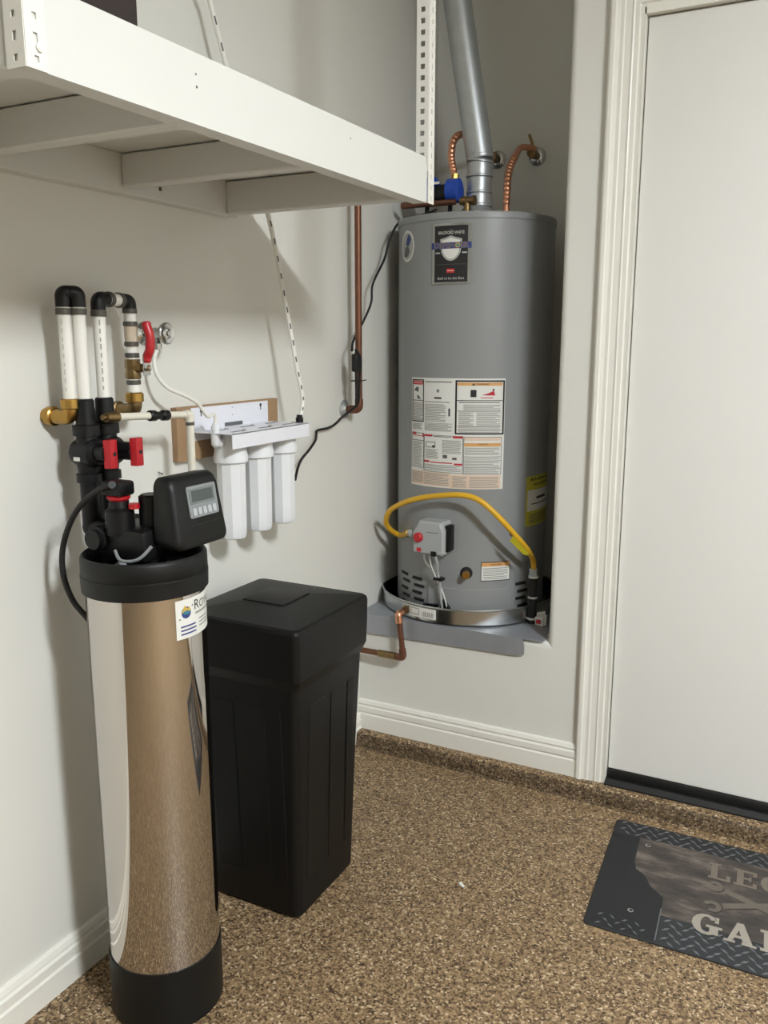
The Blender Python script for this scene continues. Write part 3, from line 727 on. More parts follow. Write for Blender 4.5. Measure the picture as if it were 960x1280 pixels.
# ================================================================== WATER CONNECTORS ON THE HEATER
def flex(t, pts, wav, mats, name='flex_tube', r=0.0115):
    n = len(pts)
    MB().tube(pts, lambda s_: r + (0.0022 * abs(sin(s_ * wav)) if 0.14 < s_ < 0.6 else 0), 12, 40).build(name, mats, t)
rb = at_y(633, 263, HC[1]); rm = at_y(636, 215, 3.06); rt_ = at_y(655, 184, 3.22); rv = at_y(668, 186, 3.29); re_ = at_y(672, 196, NY)
cf = thing('water_connector', (rb.x, rb.y, HZ1), 'copper flexible connector curving from the heater top to the right wall valve', 'connector', 'copper water connectors')
flex(cf, [Vector((rb.x, rb.y, HZ1 - 0.005)), Vector((rb.x, rb.y, HZ1 + 0.08)), rm, rm + Vector((0.005, 0.05, 0.06)), rt_ + Vector((-0.01, 0, 0)), rv], 90, M_coppernew)
MB().turned((rb.x, rb.y, HZ1 - 0.006), (0, 0, 1), [(0, 0.017), (0.012, 0.017), (0.013, 0.015), (0.04, 0.0145)], 8).build('lower_nut', M_coppernew, cf)
sv = thing('stop_valve', (re_.x, re_.y, re_.z), 'chrome stop valve with a dark lever on the niche wall beside the flue', 'valve')
MB().turned((re_.x, NY, re_.z), (0, -1, 0), [(0, 0.034), (0.004, 0.033), (0.012, 0.022), (0.014, 0.014)], 24).build('escutcheon', M_chrome, sv)
MB().turned((re_.x, NY - 0.012, re_.z), (0, -1, 0), [(0, 0.012), (0.03, 0.012), (0.03, 0.017), (0.07, 0.017), (0.07, 0.01)], 12).build('valve_body', M_brassdull, sv)
MB().box((rv.x - 0.006, rv.y - 0.012, rv.z + 0.01), (rv.x + 0.006, rv.y - 0.006, rv.z + 0.055), 0.003, M=Matrix.Translation(rv) @ Matrix.Rotation(-0.35, 4, 'Y') @ Matrix.Translation(-rv)).build('lever', M_brassdull, sv)
# left connector to the pump
lb = at_y(569, 228, 2.97); l1 = at_y(564, 195, 2.99); l2 = at_y(568, 174, 3.02); l3 = at_y(582, 168, 3.08); le = at_y(622, 200, NY)
cl = thing('water_connector', (lb.x, lb.y, lb.z), 'copper flexible connector bending behind the flue above the blue pump', 'connector', 'copper water connectors')
flex(cl, [lb, lb.lerp(l1, 0.5) + Vector((0, 0, 0.0)), l1, l2, l3, Vector((le.x - 0.02, NY - 0.12, le.z + 0.03)), Vector((le.x, NY - 0.06, le.z))], 70, M_coppernew)
MB().turned(lb - Vector((0, 0, 0.012)), (0, 0, 1), [(0, 0.015), (0.012, 0.015), (0.013, 0.013), (0.04, 0.0125)], 6).build('lower_nut', M_brass, cl)
sv2 = thing('stop_valve', (le.x, le.y, le.z), 'chrome stop valve half hidden behind the flue pipe', 'valve')
MB().turned((le.x, NY, le.z), (0, -1, 0), [(0, 0.034), (0.004, 0.033), (0.012, 0.022), (0.014, 0.014)], 24).build('escutcheon', M_chrome, sv2)
MB().turned((le.x, NY - 0.012, le.z), (0, -1, 0), [(0, 0.012), (0.02, 0.012), (0.02, 0.019), (0.06, 0.019), (0.06, 0.01)], 12).build('valve_body', M_brassdull, sv2)
# recirculation pump
pm0 = at_y(560, 238, 2.96)
PU = thing('circulation_pump', (pm0.x, 2.96, HZ1 + 0.02), 'blue and black circulation pump on top of the water heater behind the shelf end', 'pump')
px_ = pm0.x - 0.018
MB().turned((px_ + 0.066, 2.96, pm0.z - 0.004), (-1, 0, 0), [(0, 0.03), (0.004, 0.042), (0.044, 0.042), (0.048, 0.036)], 24).build('motor_housing', M_blue, PU)
MB().turned((px_ - 0.085, 2.96, pm0.z + 0.004), (1, 0, 0), [(0, 0.03), (0.006, 0.044), (0.056, 0.044), (0.062, 0.036)], 24).build('volute', M_blue, PU)
MB().turned((px_ - 0.026, 2.96, pm0.z - 0.012), (1, 0, 0), [(0, 0.034), (0.046, 0.034)], 20).build('junction_box', M_black, PU)
MB().box((px_ - 0.04, 2.922, pm0.z + 0.018), (px_ + 0.0, 2.926, pm0.z + 0.026), M=None).build('rating_plate', M_paper, PU)
cpz = at_y(560, 253, 2.93).z
MB().cyl((px_ - 0.15, 2.93, cpz), (px_ + 0.06, 2.93, cpz), 0.0105, n=14).build('copper_branch', M_copper, PU)
tx = at_y(584, 255, 2.93).x
MB().turned((tx - 0.026, 2.93, cpz), (1, 0, 0), [(0, 0.013), (0.012, 0.013), (0.012, 0.018), (0.024, 0.018), (0.024, 0.014), (0.046, 0.014), (0.046, 0.017), (0.056, 0.017)], 12).build('brass_tee', M_brassdull, PU)
MB().cyl((tx, 2.93, HZ1 - 0.004), (tx, 2.93, cpz), 0.0125, n=12).build('brass_nipple', M_brassdull, PU)
for dx in (-0.06, 0.03):
    MB().cyl((px_ + dx, 2.95, HZ1 - 0.004), (px_ + dx, 2.955, pm0.z - 0.03), 0.008, n=10).build('pump_foot', M_black, PU)

# ================================================================== GAS LINE
gpz = LZ + 0.003
gb = Vector((0.622, 2.86, gpz))
GL = thing('gas_riser', gb, 'dark iron gas riser with taped joints at the right side of the heater', 'gas pipe')
gt = at_y(667, 714, 2.86)
gx = gt.x; zt_ = gt.z
zz = lambda py: at_y(667, py, 2.86).z
gb.x = gx
MB().cyl((gx, 2.86, gpz), (gx, 2.86, zz(733)), 0.0135, n=16).build('lower_pipe', M_gaspipe, GL)
MB().turned((gx, 2.86, zz(746)), (0, 0, 1), [(0, 0.017), (zz(722) - zz(746), 0.017)], 12).build('tee_body', M_gaspipe, GL)
MB().turned((gx, 2.86, zz(773)), (0, 0, 1), [(0, 0.015), (zz(748) - zz(773), 0.0165)], 12).build('cap', M_gaspipe, GL)
for py in (721, 746.5, 773):
    MB().turned((gx, 2.86, zz(py) - 0.003), (0, 0, 1), [(0, 0.0175), (0.007, 0.018)], 16).build('thread_tape', M_tape, GL)
MB().turned((gx, 2.86, zz(721)), (0, 0, 1), [(0, 0.016), (0.018, 0.016), (0.018, 0.013), (0.03, 0.013), (0.03, 0.0155), (zt_ - zz(721), 0.0155)], 6).build('flare_nut', M_galv, GL)
GH = thing('gas_hose', inl, 'yellow coated gas hose arching across the front of the heater', 'hose')
hp = [inl + tdir * 0.034, at_y(500, 669, 2.83), at_y(487, 661, 2.79), at_y(482.5, 650, 2.76), at_y(490, 636, 2.73), at_y(515, 625, 2.70), at_y(545, 620, 2.685), at_y(578, 619, 2.68), at_y(600, 626, 2.685), at_y(622, 645, 2.70), at_y(645, 670, 2.745), at_y(660, 688, 2.80), Vector((gx - 0.002, 2.855, at_y(666, 700, 2.86).z)), Vector((gx, 2.86, zt_))]
MB().tube(hp, 0.0098, 14, 8).build('hose_body', M_gold, GH)
tg = MB(); t0_, t1_ = at_y(638, 672, 2.72), at_y(660, 694, 2.765)
dirt = (t1_ - t0_); side = dirt.cross(Vector((0, -1, 0))).normalized() * 0.011; th_ = Vector((0, 0.003, 0))
pol = [t0_ - side, t1_ - side * 0.6 - dirt * 0.04, t1_ + side * 0.2, t1_ + side * 1.0 - dirt * 0.14, t0_ + side * 0.9 + dirt * 0.1]
tg.loft([pol, [p + th_ for p in pol]])
tg.build('hang_tag', M_tag, GH, smooth=False)
MB().tube([t0_ - side * 0.6, t0_ - dirt * 0.12 + Vector((0, 0.01, 0.004))], 0.002, 6, 3).build('tag_string', M_copper, GH)

# ================================================================== COPPER PIPE AND POWER CABLE ON THE LEFT WALL
cpx, cpy = 0.06, 2.588
ez = at_x(449, 512, cpx).z
CP = thing('copper_pipe', (cpx, cpy, ez), 'brown copper pipe running up the wall left of the water heater', 'pipe')
MB().pipe([(0.004, cpy, 2.03), (cpx, cpy, 2.03), (cpx, cpy, ez), (0.004, cpy, ez)], 0.0115, 0.018).build('pipe_body', M_copper, CP)
MB().pipe([(cpx, cpy, ez + 0.036), (cpx, cpy, ez), (cpx - 0.034, cpy, ez)], 0.0142, 0.018).build('elbow', M_copper, CP)
MB().pipe([(cpx, cpy, 2.03 - 0.036), (cpx, cpy, 2.03), (cpx - 0.034, cpy, 2.03)], 0.0142, 0.018).build('elbow', M_copper, CP)
MB().turned((0, cpy, ez), (1, 0, 0), [(0, 0.032), (0.003, 0.031), (0.01, 0.018), (0.014, 0.014)], 24).build('escutcheon', M_galv, CP)
PC = thing('power_cable', at_x(441, 436, 0.05), 'black power cable strung from the heater top past the copper pipe', 'cable')
cab = [at_y(545, 262, 2.90), at_y(530, 268, 2.78), at_x(510, 273, 0.10), at_x(497, 280, 0.06), at_x(487, 300, 0.05), at_x(480, 325, 0.045), at_x(466, 355, 0.05), at_x(464, 378, 0.05), at_x(455, 400, 0.04), at_x(447, 415, 0.035), at_x(441, 428, 0.05), at_x(440, 438, 0.075)]
MB().tube(cab, 0.0042, 8, 6).build('upper_run', M_rubber, PC)
b0, b1 = at_x(445, 436, 0.085), at_x(446, 508, 0.075)
for k, (du, dv) in enumerate(((0.0, 0.0), (0.008, 0.006), (-0.006, 0.008), (0.004, -0.008))):
    o_ = Vector((du, dv, 0)); s_ = 0.1 * k
    MB().tube([b0 + o_ * 0.3 + Vector((0, 0, -0.006 * k)), b0.lerp(b1, 0.2) + o_ * 1.6, b0.lerp(b1, 0.5) + o_, b0.lerp(b1, 0.78 + s_ * 0.4) + o_ * 0.8, b1 + o_ * 0.5 + Vector((0, 0, 0.01 * k))], 0.0042, 8, 6).build('cable_loop', M_rubber, PC)
MB().box((-0.014, -0.011, -0.03), (0.014, 0.011, 0.03), 0.006, M=Matrix.Translation(b0.lerp(b1, 0.24))).build('inline_plug', M_rubber, PC)
tz = b0.lerp(b1, 0.55)
MB().tube([tz + Vector((0.014, -0.012, 0)), tz + Vector((-0.012, -0.014, 0)), tz + Vector((-0.014, 0.012, 0)), tz + Vector((0.014, 0.014, 0)), tz + Vector((0.02, 0.03, 0.002))], 0.002, 6, 4).build('cable_tie', M_rubber, PC)
low = [at_x(445, 508, 0.075), at_x(437, 514, 0.05), at_x(428, 521, 0.03), at_x(419, 530, 0.02), at_x(410, 535, 0.014), at_x(397, 538, 0.012), at_x(395.5, 543, 0.012), at_x(394, 551, 0.02), at_x(386, 563, 0.03), at_x(377, 574, 0.035), at_x(372, 586, 0.03), at_x(369, 600, 0.012)]
MB().tube(low, 0.0042, 8, 6).build('lower_run', M_rubber, PC)

# ================================================================== FILTER UNIT
BD = tag(MB().box((0.0, 1.702, 1.196), (0.019, 2.157, 1.336), 0.001, 1).build('mounting_board', M_wood, smooth=False), 'bare plywood mounting board on the wall behind the white filters', 'board')
FT = thing('water_filter', (0.09, 1.94, 1.0), 'three white cartridge water filters hung from one white bracket', 'water filter')
bk = MB(); bk.box((0.0192, 1.757, 1.245), (0.0212, 2.103, 1.332), 0.0005, 1)
bk.box((0.0192, 1.757, 1.268), (0.152, 2.122, 1.2705)); bk.box((0.1495, 1.757, 1.231), (0.152, 2.122, 1.2705), 0.0005, 1)
br = bk.build('bracket', M_wbracket, FT, smooth=False)
for (px, py) in ((251.5, 516.5), (325.8, 508.5)):
    p = at_x(px, py, 0.0215)
    MB().turned((0.0211, p.y, p.z + 0.006), (1, 0, 0), [(0, 0.0048), (0.0005, 0.0048)], 14).build('keyhole', M_ink, br)
    MB().box((0.0211, p.y - 0.0022, p.z - 0.008), (0.0216, p.y + 0.0022, p.z + 0.006)).build('keyhole_slot', M_inkmid, br)
for (px, py) in ((290.5, 509), (290.5, 518)):
    p = at_x(px, py, 0.0215)
    MB().turned((0.0211, p.y, p.z), (1, 0, 0), [(0, 0.0016), (0.0005, 0.0016)], 8).build('pin_hole', M_inkmid, br)
p0 = at_x(281, 532, 0.0215); p1 = at_x(303, 528, 0.0215)
MB().box((0.0212, p0.y, 1.2725), (0.0222, p1.y, 1.283), 0.0003, 1).build('cutout', M_inkmid, br)
ys = (1.828, 1.948, 2.066)
for i, y in enumerate(ys):
    cx = 0.09
    MB().turned((cx, y, 1.267), (0, 0, -1), [(0, 0.036), (0.004, 0.043), (0.05, 0.043), (0.064, 0.046), (0.078, 0.046), (0.082, 0.041)], 32).build('filter_head', M_wfilter, FT)
    cup = MB()
    prof = [(1.187, 0.0395), (1.02, 0.0385), (0.992, 0.0375), (0.982, 0.034), (0.979, 0.028)]
    cup.loft([[Vector((cx + R * cos(2 * pi * (k + 0.5) / 10), y + R * sin(2 * pi * (k + 0.5) / 10), z)) for k in range(10)] for z, R in prof])
    cup.build('filter_cup', M_wfilter, FT, angle=18)
    if i < 2: MB().cyl((cx, y + 0.03, 1.235), (cx, ys[i + 1] - 0.03, 1.235), 0.014, n=14).build('link_nipple', M_wfilter, FT)
    for (dx, dy) in ((-0.03, 0.0), (0.03, 0.0)):
        MB().box((cx + dx - 0.004, y - 0.03, 1.2705), (cx + dx + 0.004, y + 0.03, 1.2712)).build('bracket_slot', M_inkmid, br)
        MB().turned((cx + dx, y + 0.022, 1.2705), (0, 0, 1), [(0, 0.0055), (0.003, 0.005), (0.004, 0.003)], 12).build('bracket_screw', M_chrome, br)
lf = at_x(267, 548, 0.09)
LFx, LFy, LFz = 0.09, 1.772, 1.243
MB().turned((LFx, 1.80, LFz), (0, -1, 0), [(0, 0.014), (0.024, 0.014), (0.028, 0.012), (0.036, 0.012)], 14).build('inlet_elbow', M_wfilter, FT)
MB().turned((LFx, 1.768, LFz - 0.006), (0, 0, 1), [(0, 0.01), (0.004, 0.0125), (0.03, 0.0125), (0.03, 0.0095), (0.04, 0.0095), (0.04, 0.012), (0.052, 0.011)], 14).build('push_fitting', M_wfilter, FT)
ofp = Vector((0.128, 2.108, 1.2715))
MB().turned(ofp, (0, 0, 1), [(0, 0.011), (0.014, 0.011), (0.015, 0.0085), (0.022, 0.008)], 12).build('outlet_collar', M_black, FT)
# printed white tube rising past the shelf end
TB = thing('printed_tube', ofp, 'thin white tube with dark dashes rising from the filters behind the shelf', 'tube')
tpts = [ofp + Vector((0, 0, 0.005)), at_x(378.5, 500, 0.126), at_x(372, 465, 0.12), at_x(364, 418, 0.11), at_x(355, 370, 0.10), at_x(346, 320, 0.09), at_x(335, 268, 0.08), at_x(318, 205, 0.066), at_x(300, 140, 0.06), at_x(281, 75, 0.06), at_x(262, 0, 0.055), at_x(246, -60, 0.04), Vector((0.03, 1.76, CEIL))]
MB().tube(tpts, 0.0066, 12, 8).build('tube_body', M_pex, TB)
CT = catmull(tpts, 14)
for i in range(2, len(CT) - 4, 6):      # dashes of print on the side facing the room
    seg = []
    for q in range(i, i + 3):
        d_ = (CT[q + 1] - CT[q]).normalized(); s_ = d_.cross(Vector((1, 0, 0))).normalized()
        nrm = Vector((0.8, -0.6, 0)).normalized()
        seg.append(CT[q] + nrm * 0.0052)
    MB().tube(seg, 0.0024, 6, 2).build('print_dash', M_inkmid, TB)
# angle stop and white supply tube
AS = at_x(179, 417, 0.0)
ST = thing('angle_stop', AS, 'small chrome angle stop with a round handle, on the wall beside the red lever', 'valve')
MB().turned((0, AS.y, AS.z), (1, 0, 0), [(0, 0.028), (0.003, 0.027), (0.009, 0.016), (0.012, 0.011)], 24).build('escutcheon', M_chrome, ST)
MB().turned((0.008, AS.y, AS.z), (1, 0, 0), [(0, 0.009), (0.02, 0.009), (0.02, 0.014), (0.052, 0.014), (0.052, 0.010), (0.062, 0.006), (0.075, 0.006)], 16).build('valve_body', M_chrome, ST)
MB().turned((0.066, AS.y, AS.z), (1, 0, 0), [(0, 0.010), (0.002, 0.024), (0.004, 0.026), (0.009, 0.026), (0.011, 0.023), (0.009, 0.014), (0.012, 0.008)], 24).build('handle', M_chrome, ST)
MB().turned((0.042, AS.y, AS.z - 0.01), (0, 0, -1), [(0, 0.010), (0.014, 0.010), (0.014, 0.012), (0.026, 0.011)], 8).build('outlet_nut', M_chrome, ST)
WT = thing('supply_tube', (0.042, AS.y, AS.z), 'thin white tube looping from the angle stop down to the filters', 'tube')
MB().tube([(0.042, AS.y, AS.z - 0.034), at_x(192.5, 452, 0.045), at_x(197, 470, 0.055), at_x(210, 485, 0.07), at_x(230, 494, 0.085), at_x(247, 504, 0.093), at_x(259, 520, 0.094), (LFx, 1.768, LFz + 0.075), (LFx, 1.768, LFz + 0.044)], 0.0048, 10, 8).build('tube_body', M_pex, WT)
MB().turned((LFx, 1.768, LFz + 0.046), (0, 0, 1), [(0, 0.0075), (0.006, 0.0075)], 10).build('tube_collar', M_wfilter, WT)

# ================================================================== SOFTENER RISERS
def ring(t, x, y, z, h=0.011, r_=0.0168, name='crimp_ring', m=None):
    MB().turned((x, y, z - h / 2), (0, 0, 1), [(0, r_ - 0.0012), (0.0012, r_), (h - 0.0012, r_), (h, r_ - 0.0012)], 20).build(name, m or M_ring, t)
p1x, p1y = 0.074, 1.3085
p2x, p2y = 0.092, 1.331
p3x, p3y = 0.092, 1.387
p4x, p4y = 0.070, 1.503
PRD = 0.0135
RA = thing('inlet_riser', (p1x, p1y, 1.34), 'leftmost pair of white risers joined by a black elbow, fed through a brass elbow', 'pipe')
zb = 1.345
MB().pipe([(0.02, p1y, zb), (p1x, p1y, zb), (p1x, p1y, zb + 0.034)], 0.0165, 0.018, 18).build('brass_elbow', M_brass, RA)
MB().turned((0.0, p1y, zb), (1, 0, 0), [(0, 0.017), (0.01, 0.017), (0.01, 0.021), (0.026, 0.021), (0.028, 0.018)], 20).build('wall_collar', M_brass, RA)
MB().turned((p1x, p1y, 1.362), (0, 0, 1), [(0, 0.0175), (0.002, 0.0205), (0.02, 0.0205), (0.022, 0.017)], 20).build('push_collar', M_brass, RA)
MB().cyl((p1x, p1y, 1.38), (p1x, p1y, 1.578), PRD, n=20).build('riser_pipe', M_pex, RA)
MB().cyl((p2x, p2y, 1.376), (p2x, p2y, 1.578), PRD, n=20).build('riser_pipe', M_pex, RA)
ring(RA, p1x, p1y, 1.563, 0.013); ring(RA, p2x, p2y, 1.563, 0.013)
ev = Vector((p2x - p1x, p2y - p1y, 0)).normalized()
MB().pipe([(p1x, p1y, 1.572), (p1x, p1y, 1.600), Vector((p1x, p1y, 1.600)) + ev * 0.014], 0.0158, 0.012, 18).build('black_elbow', M_black, RA)
MB().pipe([(p2x, p2y, 1.572), (p2x, p2y, 1.600), Vector((p2x, p2y, 1.600)) - ev * 0.014], 0.0158, 0.012, 18).build('black_elbow', M_black, RA)
MB().cyl(Vector((p1x, p1y, 1.6)) + ev * 0.02, Vector((p1x, p1y, 1.6)) + ev * 0.032, 0.0135, n=18).build('link_pipe', M_pex, RA)

RB = thing('outlet_riser', (p4x, p4y, 1.34), 'white risers in an upside-down U with a brass ball valve', 'pipe')
MB().cyl((p3x, p3y, 1.376), (p3x, p3y, 1.572), PRD, n=20).build('riser_pipe', M_pex, RB)
ring(RB, p3x, p3y, 1.561, 0.013)
e2 = Vector((p4x - p3x, p4y - p3y, 0)); Ld = e2.length; e2.normalize()
ztop = 1.592
MB().pipe([(p3x, p3y, 1.568), (p3x, p3y, ztop), Vector((p3x, p3y, ztop)) + e2 * 0.03], 0.0155, 0.014, 18).build('black_elbow', M_black, RB)
MB().pipe([(p4x, p4y, 1.568), (p4x, p4y, ztop), Vector((p4x, p4y, ztop)) - e2 * 0.03], 0.0155, 0.014, 18).build('black_elbow', M_black, RB)
MB().cyl(Vector((p3x, p3y, ztop)) + e2 * 0.025, Vector((p4x, p4y, ztop)) - e2 * 0.025, PRD, n=18).build('link_pipe', M_pex, RB)
for s_ in (0.040, Ld - 0.040):
    MB().turned(Vector((p3x, p3y, ztop)) + e2 * (s_ - 0.0055), e2, [(0, 0.0155), (0.001, 0.0168), (0.01, 0.0168), (0.011, 0.0155)], 20).build('crimp_ring', M_ring, RB)
pz4 = lambda py: at_x(165, py, p4x).z
MB().cyl((p4x, p4y, pz4(410)), (p4x, p4y, 1.575), PRD, n=20).build('riser_pipe', M_pex, RB)
MB().cyl((p4x, p4y, pz4(434)), (p4x, p4y, pz4(406)), 0.0148, n=20).build('clear_coupling', M_clear, RB)
MB().cyl((p4x, p4y, pz4(455)), (p4x, p4y, pz4(430)), PRD, n=20).build('riser_pipe', M_pex, RB)
MB().cyl((p4x, p4y, pz4(492)), (p4x, p4y, pz4(474)), PRD + 0.0015, n=20).build('riser_pipe', M_pex, RB)
for py in (389, 405, 430, 444, 478): ring(RB, p4x, p4y, pz4(py), 0.0105, 0.0165)
MB().turned((p4x, p4y, pz4(474)), (0, 0, 1), [(0, 0.016), (0.004, 0.018), (0.014, 0.018), (0.018, 0.0165), (0.024, 0.0165), (0.028, 0.018), (pz4(449) - pz4(474), 0.0175)], 8).build('ball_valve_body', M_brassdull, RB)
vz = pz4(460)
MB().turned((p4x + 0.01, p4y, vz), (1, 0, 0), [(0, 0.010), (0.02, 0.010), (0.02, 0.007), (0.04, 0.007)], 14).build('valve_stem', M_brassdull, RB)
lvx = p4x + 0.042
lev = MB()
zt0, zt1 = at_x(177, 455, lvx), at_x(181, 402, lvx)
lev.box((lvx - 0.0015, p4y - 0.012, vz - 0.016), (lvx + 0.0015, p4y + 0.012, vz + 0.03), 0.001, 1)
lv = lev.build('lever_plate', M_chrome, RB)
MB().turned((lvx + 0.001, p4y, vz), (1, 0, 0), [(0, 0.008), (0.006, 0.008), (0.006, 0.004), (0.01, 0.004)], 6).build('lever_nut', M_chrome, RB)
MB().tube([(lvx, p4y + 0.001, vz + 0.012), (lvx + 0.002, p4y + 0.001, vz + 0.026), (lvx + 0.012, p4y, vz + 0.042), (lvx + 0.014, p4y, vz + 0.07), (lvx + 0.008, p4y - 0.001, zt1.z - 0.012), (lvx + 0.006, p4y - 0.001, zt1.z)], lambda t: 0.0105 if 0.05 < t < 0.96 else 0.008, 12, 5).build('lever_sleeve', M_redvinyl, RB)
zb4 = pz4(514)
MB().pipe([(p4x, p4y, pz4(494)), (p4x, p4y, zb4), (0.0, p4y, zb4)], 0.0165, 0.018, 18).build('brass_elbow', M_brassdull, RB)
MB().turned((p4x, p4y, pz4(503)), (0, 0, 1), [(0, 0.018), (0.002, 0.0212), (0.02, 0.0212), (0.023, 0.017)], 20).build('push_collar', M_brass, RB)
MB().turned((0.0, p4y, zb4), (1, 0, 0), [(0, 0.017), (0.008, 0.017), (0.008, 0.021), (0.022, 0.021), (0.024, 0.018)], 20).build('wall_collar', M_brassdull, RB)
# small printed marks on the risers
for (x, y, th_, tp_) in ((p1x, p1y, -1.2, RA), (p3x, p3y, -0.75, RB)):
    for k in range(9):
        z = 1.40 + 0.017 * k
        P = Print(cyl_map((x, y), PRD, th_)); P.rect(-0.0013, z, 0.0013, z + 0.008 + 0.002 * (k % 3), M_faint if tp_ is RA else M_inkgrey, 0.0002)
        P.build('print_mark', tp_)

# bleed branch: thin ivory pipe crossing to the right and dropping behind the control head
BR = thing('branch_pipe', (0.13, 1.62, 1.10), 'thin ivory pipe with black union crossing from the bypass toward the filters', 'pipe')
hA, hB = at_x(140, 521.5, 0.132), at_x(236, 518, 0.132)
hB.z = hA.z + (hB.z - hA.z)
MB().cyl(hA, hB, 0.0083, n=14).build('cross_pipe', M_ivory, BR)
dB = (hB - hA).normalized()
MB().turned(hA - dB * 0.028, dB, [(0, 0.006), (0.01, 0.006), (0.01, 0.010), (0.026, 0.0105), (0.03, 0.012), (0.044, 0.0115), (0.046, 0.009)], 12).build('brass_union', M_brassdull, BR)
uA = hA.lerp(hB, (188 - 140) / 96.0)
uA = at_x(186, 519.8, 0.132); uB = at_x(210, 519, 0.132); Lu = (uB - uA).length
MB().turned(uA, dB, [(0, 0.0105), (0.003, 0.0125), (Lu * 0.3, 0.0125), (Lu * 0.36, 0.009), (Lu * 0.64, 0.009), (Lu * 0.7, 0.0125), (Lu - 0.003, 0.0125), (Lu, 0.0105)], 16).build('black_union', M_black, BR)
MB().tube([hB - dB * 0.014, hB, hB + Vector((0, 0.002, -0.006)), hB + Vector((0, 0.003, -0.018))], 0.0108, 12, 4).build('elbow', M_ivory, BR)
MB().turned(hB + Vector((0, 0.003, -0.026)), (0, 0, 1), [(0, 0.0105), (0.012, 0.0105)], 14).build('crimp_ring', M_ring, BR)
dlow = hB + Vector((0, 0.003, 0)); dlow.z = 1.08
MB().cyl(hB + Vector((0, 0.003, -0.01)), dlow, 0.0095, n=14).build('drop_pipe', M_ivory, BR)

# ================================================================== WATER SOFTENER
SC = (0.241, 1.326)
WS = thing('water_softener', (SC[0], SC[1], 0.0), 'tall polished steel water softener with black collar and control head', 'water softener')
ring_prof(SC, [(0.001, 0.122), (0.004, 0.126), (0.14, 0.1262), (0.148, 0.1258), (0.149, 0.12)], 64).build('base_boot', M_blackmat, WS)
ring_prof(SC, [(0.147, 0.1235), (1.0, 0.1235)], 128, False, False).build('steel_jacket', M_mirror, WS)
ring_prof(SC, [(0.994, 0.12), (0.994, 0.1305), (1.028, 0.1315), (1.0305, 0.129), (1.033, 0.1305), (1.064, 0.130), (1.068, 0.128), (1.071, 0.1245), (1.064, 0.1205), (1.03, 0.116), (1.022, 0.06), (1.022, 0.02)], 80).build('top_collar', M_blackmat, WS)
# sticker
t0, _ = at_cyl(219.5, 770, SC, 0.1235); t1, _ = at_cyl(263, 762, SC, 0.1235)
_, zt1_ = at_cyl(238, 747, SC, 0.1235); _, zt0_ = at_cyl(240, 795, SC, 0.1235)
wd = (t1 - t0) * 0.1235; tm = (t0 + t1) / 2; H = zt1_ - zt0_; z0 = zt0_
P = Print(cyl_map(SC, 0.1235, tm))
P.rect(-wd / 2, z0, wd / 2, z0 + H, M_paper, 0.0006, 12)
cxu, czv = -wd * 0.30, z0 + H * 0.66
P.disc(cxu, czv, 0.0125, M_inkblue, 0.001, 20)
P.poly([(cxu - 0.0125, czv), (cxu - 0.004, czv + 0.016), (cxu + 0.003, czv + 0.008), (cxu + 0.008, czv + 0.013), (cxu + 0.0125, czv)], M_inkgold, 0.0013)
P.poly([(cxu - 0.012, czv + 0.001), (cxu, czv + 0.005), (cxu + 0.012, czv + 0.001), (cxu + 0.004, czv - 0.004), (cxu - 0.005, czv - 0.004)], M_inkteal, 0.0016)
P.disc(cxu + 0.017, czv + 0.012, 0.0018, M_ink, 0.001, 8); P.disc(cxu - 0.017, czv - 0.012, 0.0018, M_ink, 0.001, 8)
P.text('R', -wd * 0.13, z0 + H * 0.77, 0.030, M_ink, 0.001, align='LEFT')
P.text('OYAL', -wd * 0.13 + 0.019, z0 + H * 0.75, 0.024, M_ink, 0.001, align='LEFT')
P.lines(-wd * 0.1, z0 + H * 0.53, wd * 0.4, z0 + H * 0.6, 1, M_inkgrey, 0.001, 0.8, 4)
P.lines(-wd * 0.42, z0 + H * 0.07, -wd * 0.08, z0 + H * 0.36, 3, M_inkblue, 0.001, 0.42, 3)
P.lines(wd * 0.0, z0 + H * 0.15, wd * 0.42, z0 + H * 0.43, 3, M_inkgrey, 0.001, 0.42, 3)
P.build('sticker', WS)['label'] = 'white paper sticker with round emblem and print'
# butterfly-like mark reflected on the jacket is left out (a reflection); valve body
VB = MB()
vcx, vcy = 0.222, 1.322
VB.turned((0.235, 1.326, 1.022), (0, 0, 1), [(0, 0.062), (0.014, 0.062), (0.018, 0.05), (0.04, 0.05)], 32)
vb = VB.build('tank_neck', M_black, WS)
MB().box((0.155, 1.272, 1.055), (0.29, 1.385, 1.125), 0.014, 2).build('valve_body', M_black, WS)
MB().turned((0.212, 1.292, 1.11), (0, 0, 1), [(0, 0.03), (0.05, 0.03), (0.056, 0.022), (0.07, 0.02)], 20).build('injector_tower', M_black, WS)
MB().turned((0.255, 1.34, 1.11), (0, 0, 1), [(0, 0.026), (0.075, 0.026), (0.08, 0.02)], 20).build('piston_cap', M_black, WS)
MB().turned((0.212, 1.292, 1.181), (0, 0, 1), [(0, 0.02), (0.004, 0.024), (0.009, 0.024), (0.012, 0.018)], 16).build('red_clip', M_red, WS)
MB().box((0.185, 1.268, 1.192), (0.24, 1.312, 1.222), 0.006, 2).build('drain_fitting', M_black, WS)
MB().turned((0.245, 1.30, 1.165), (0, 0, 1), [(0, 0.012), (0.01, 0.012)], 12).build('red_clip', M_red, WS)
MB().turned((0.17, 1.272, 1.10), (0, -1, 0), [(-0.02, 0.026), (0.008, 0.026), (0.01, 0.021), (0.02, 0.021)], 24).build('port_cap', M_black, WS)
MB().tube([(0.235, 1.25, 1.085), (0.262, 1.238, 1.07), (0.30, 1.245, 1.075), (0.32, 1.265, 1.10)], 0.0035, 8, 6).build('brine_line', M_greyplastic, WS)
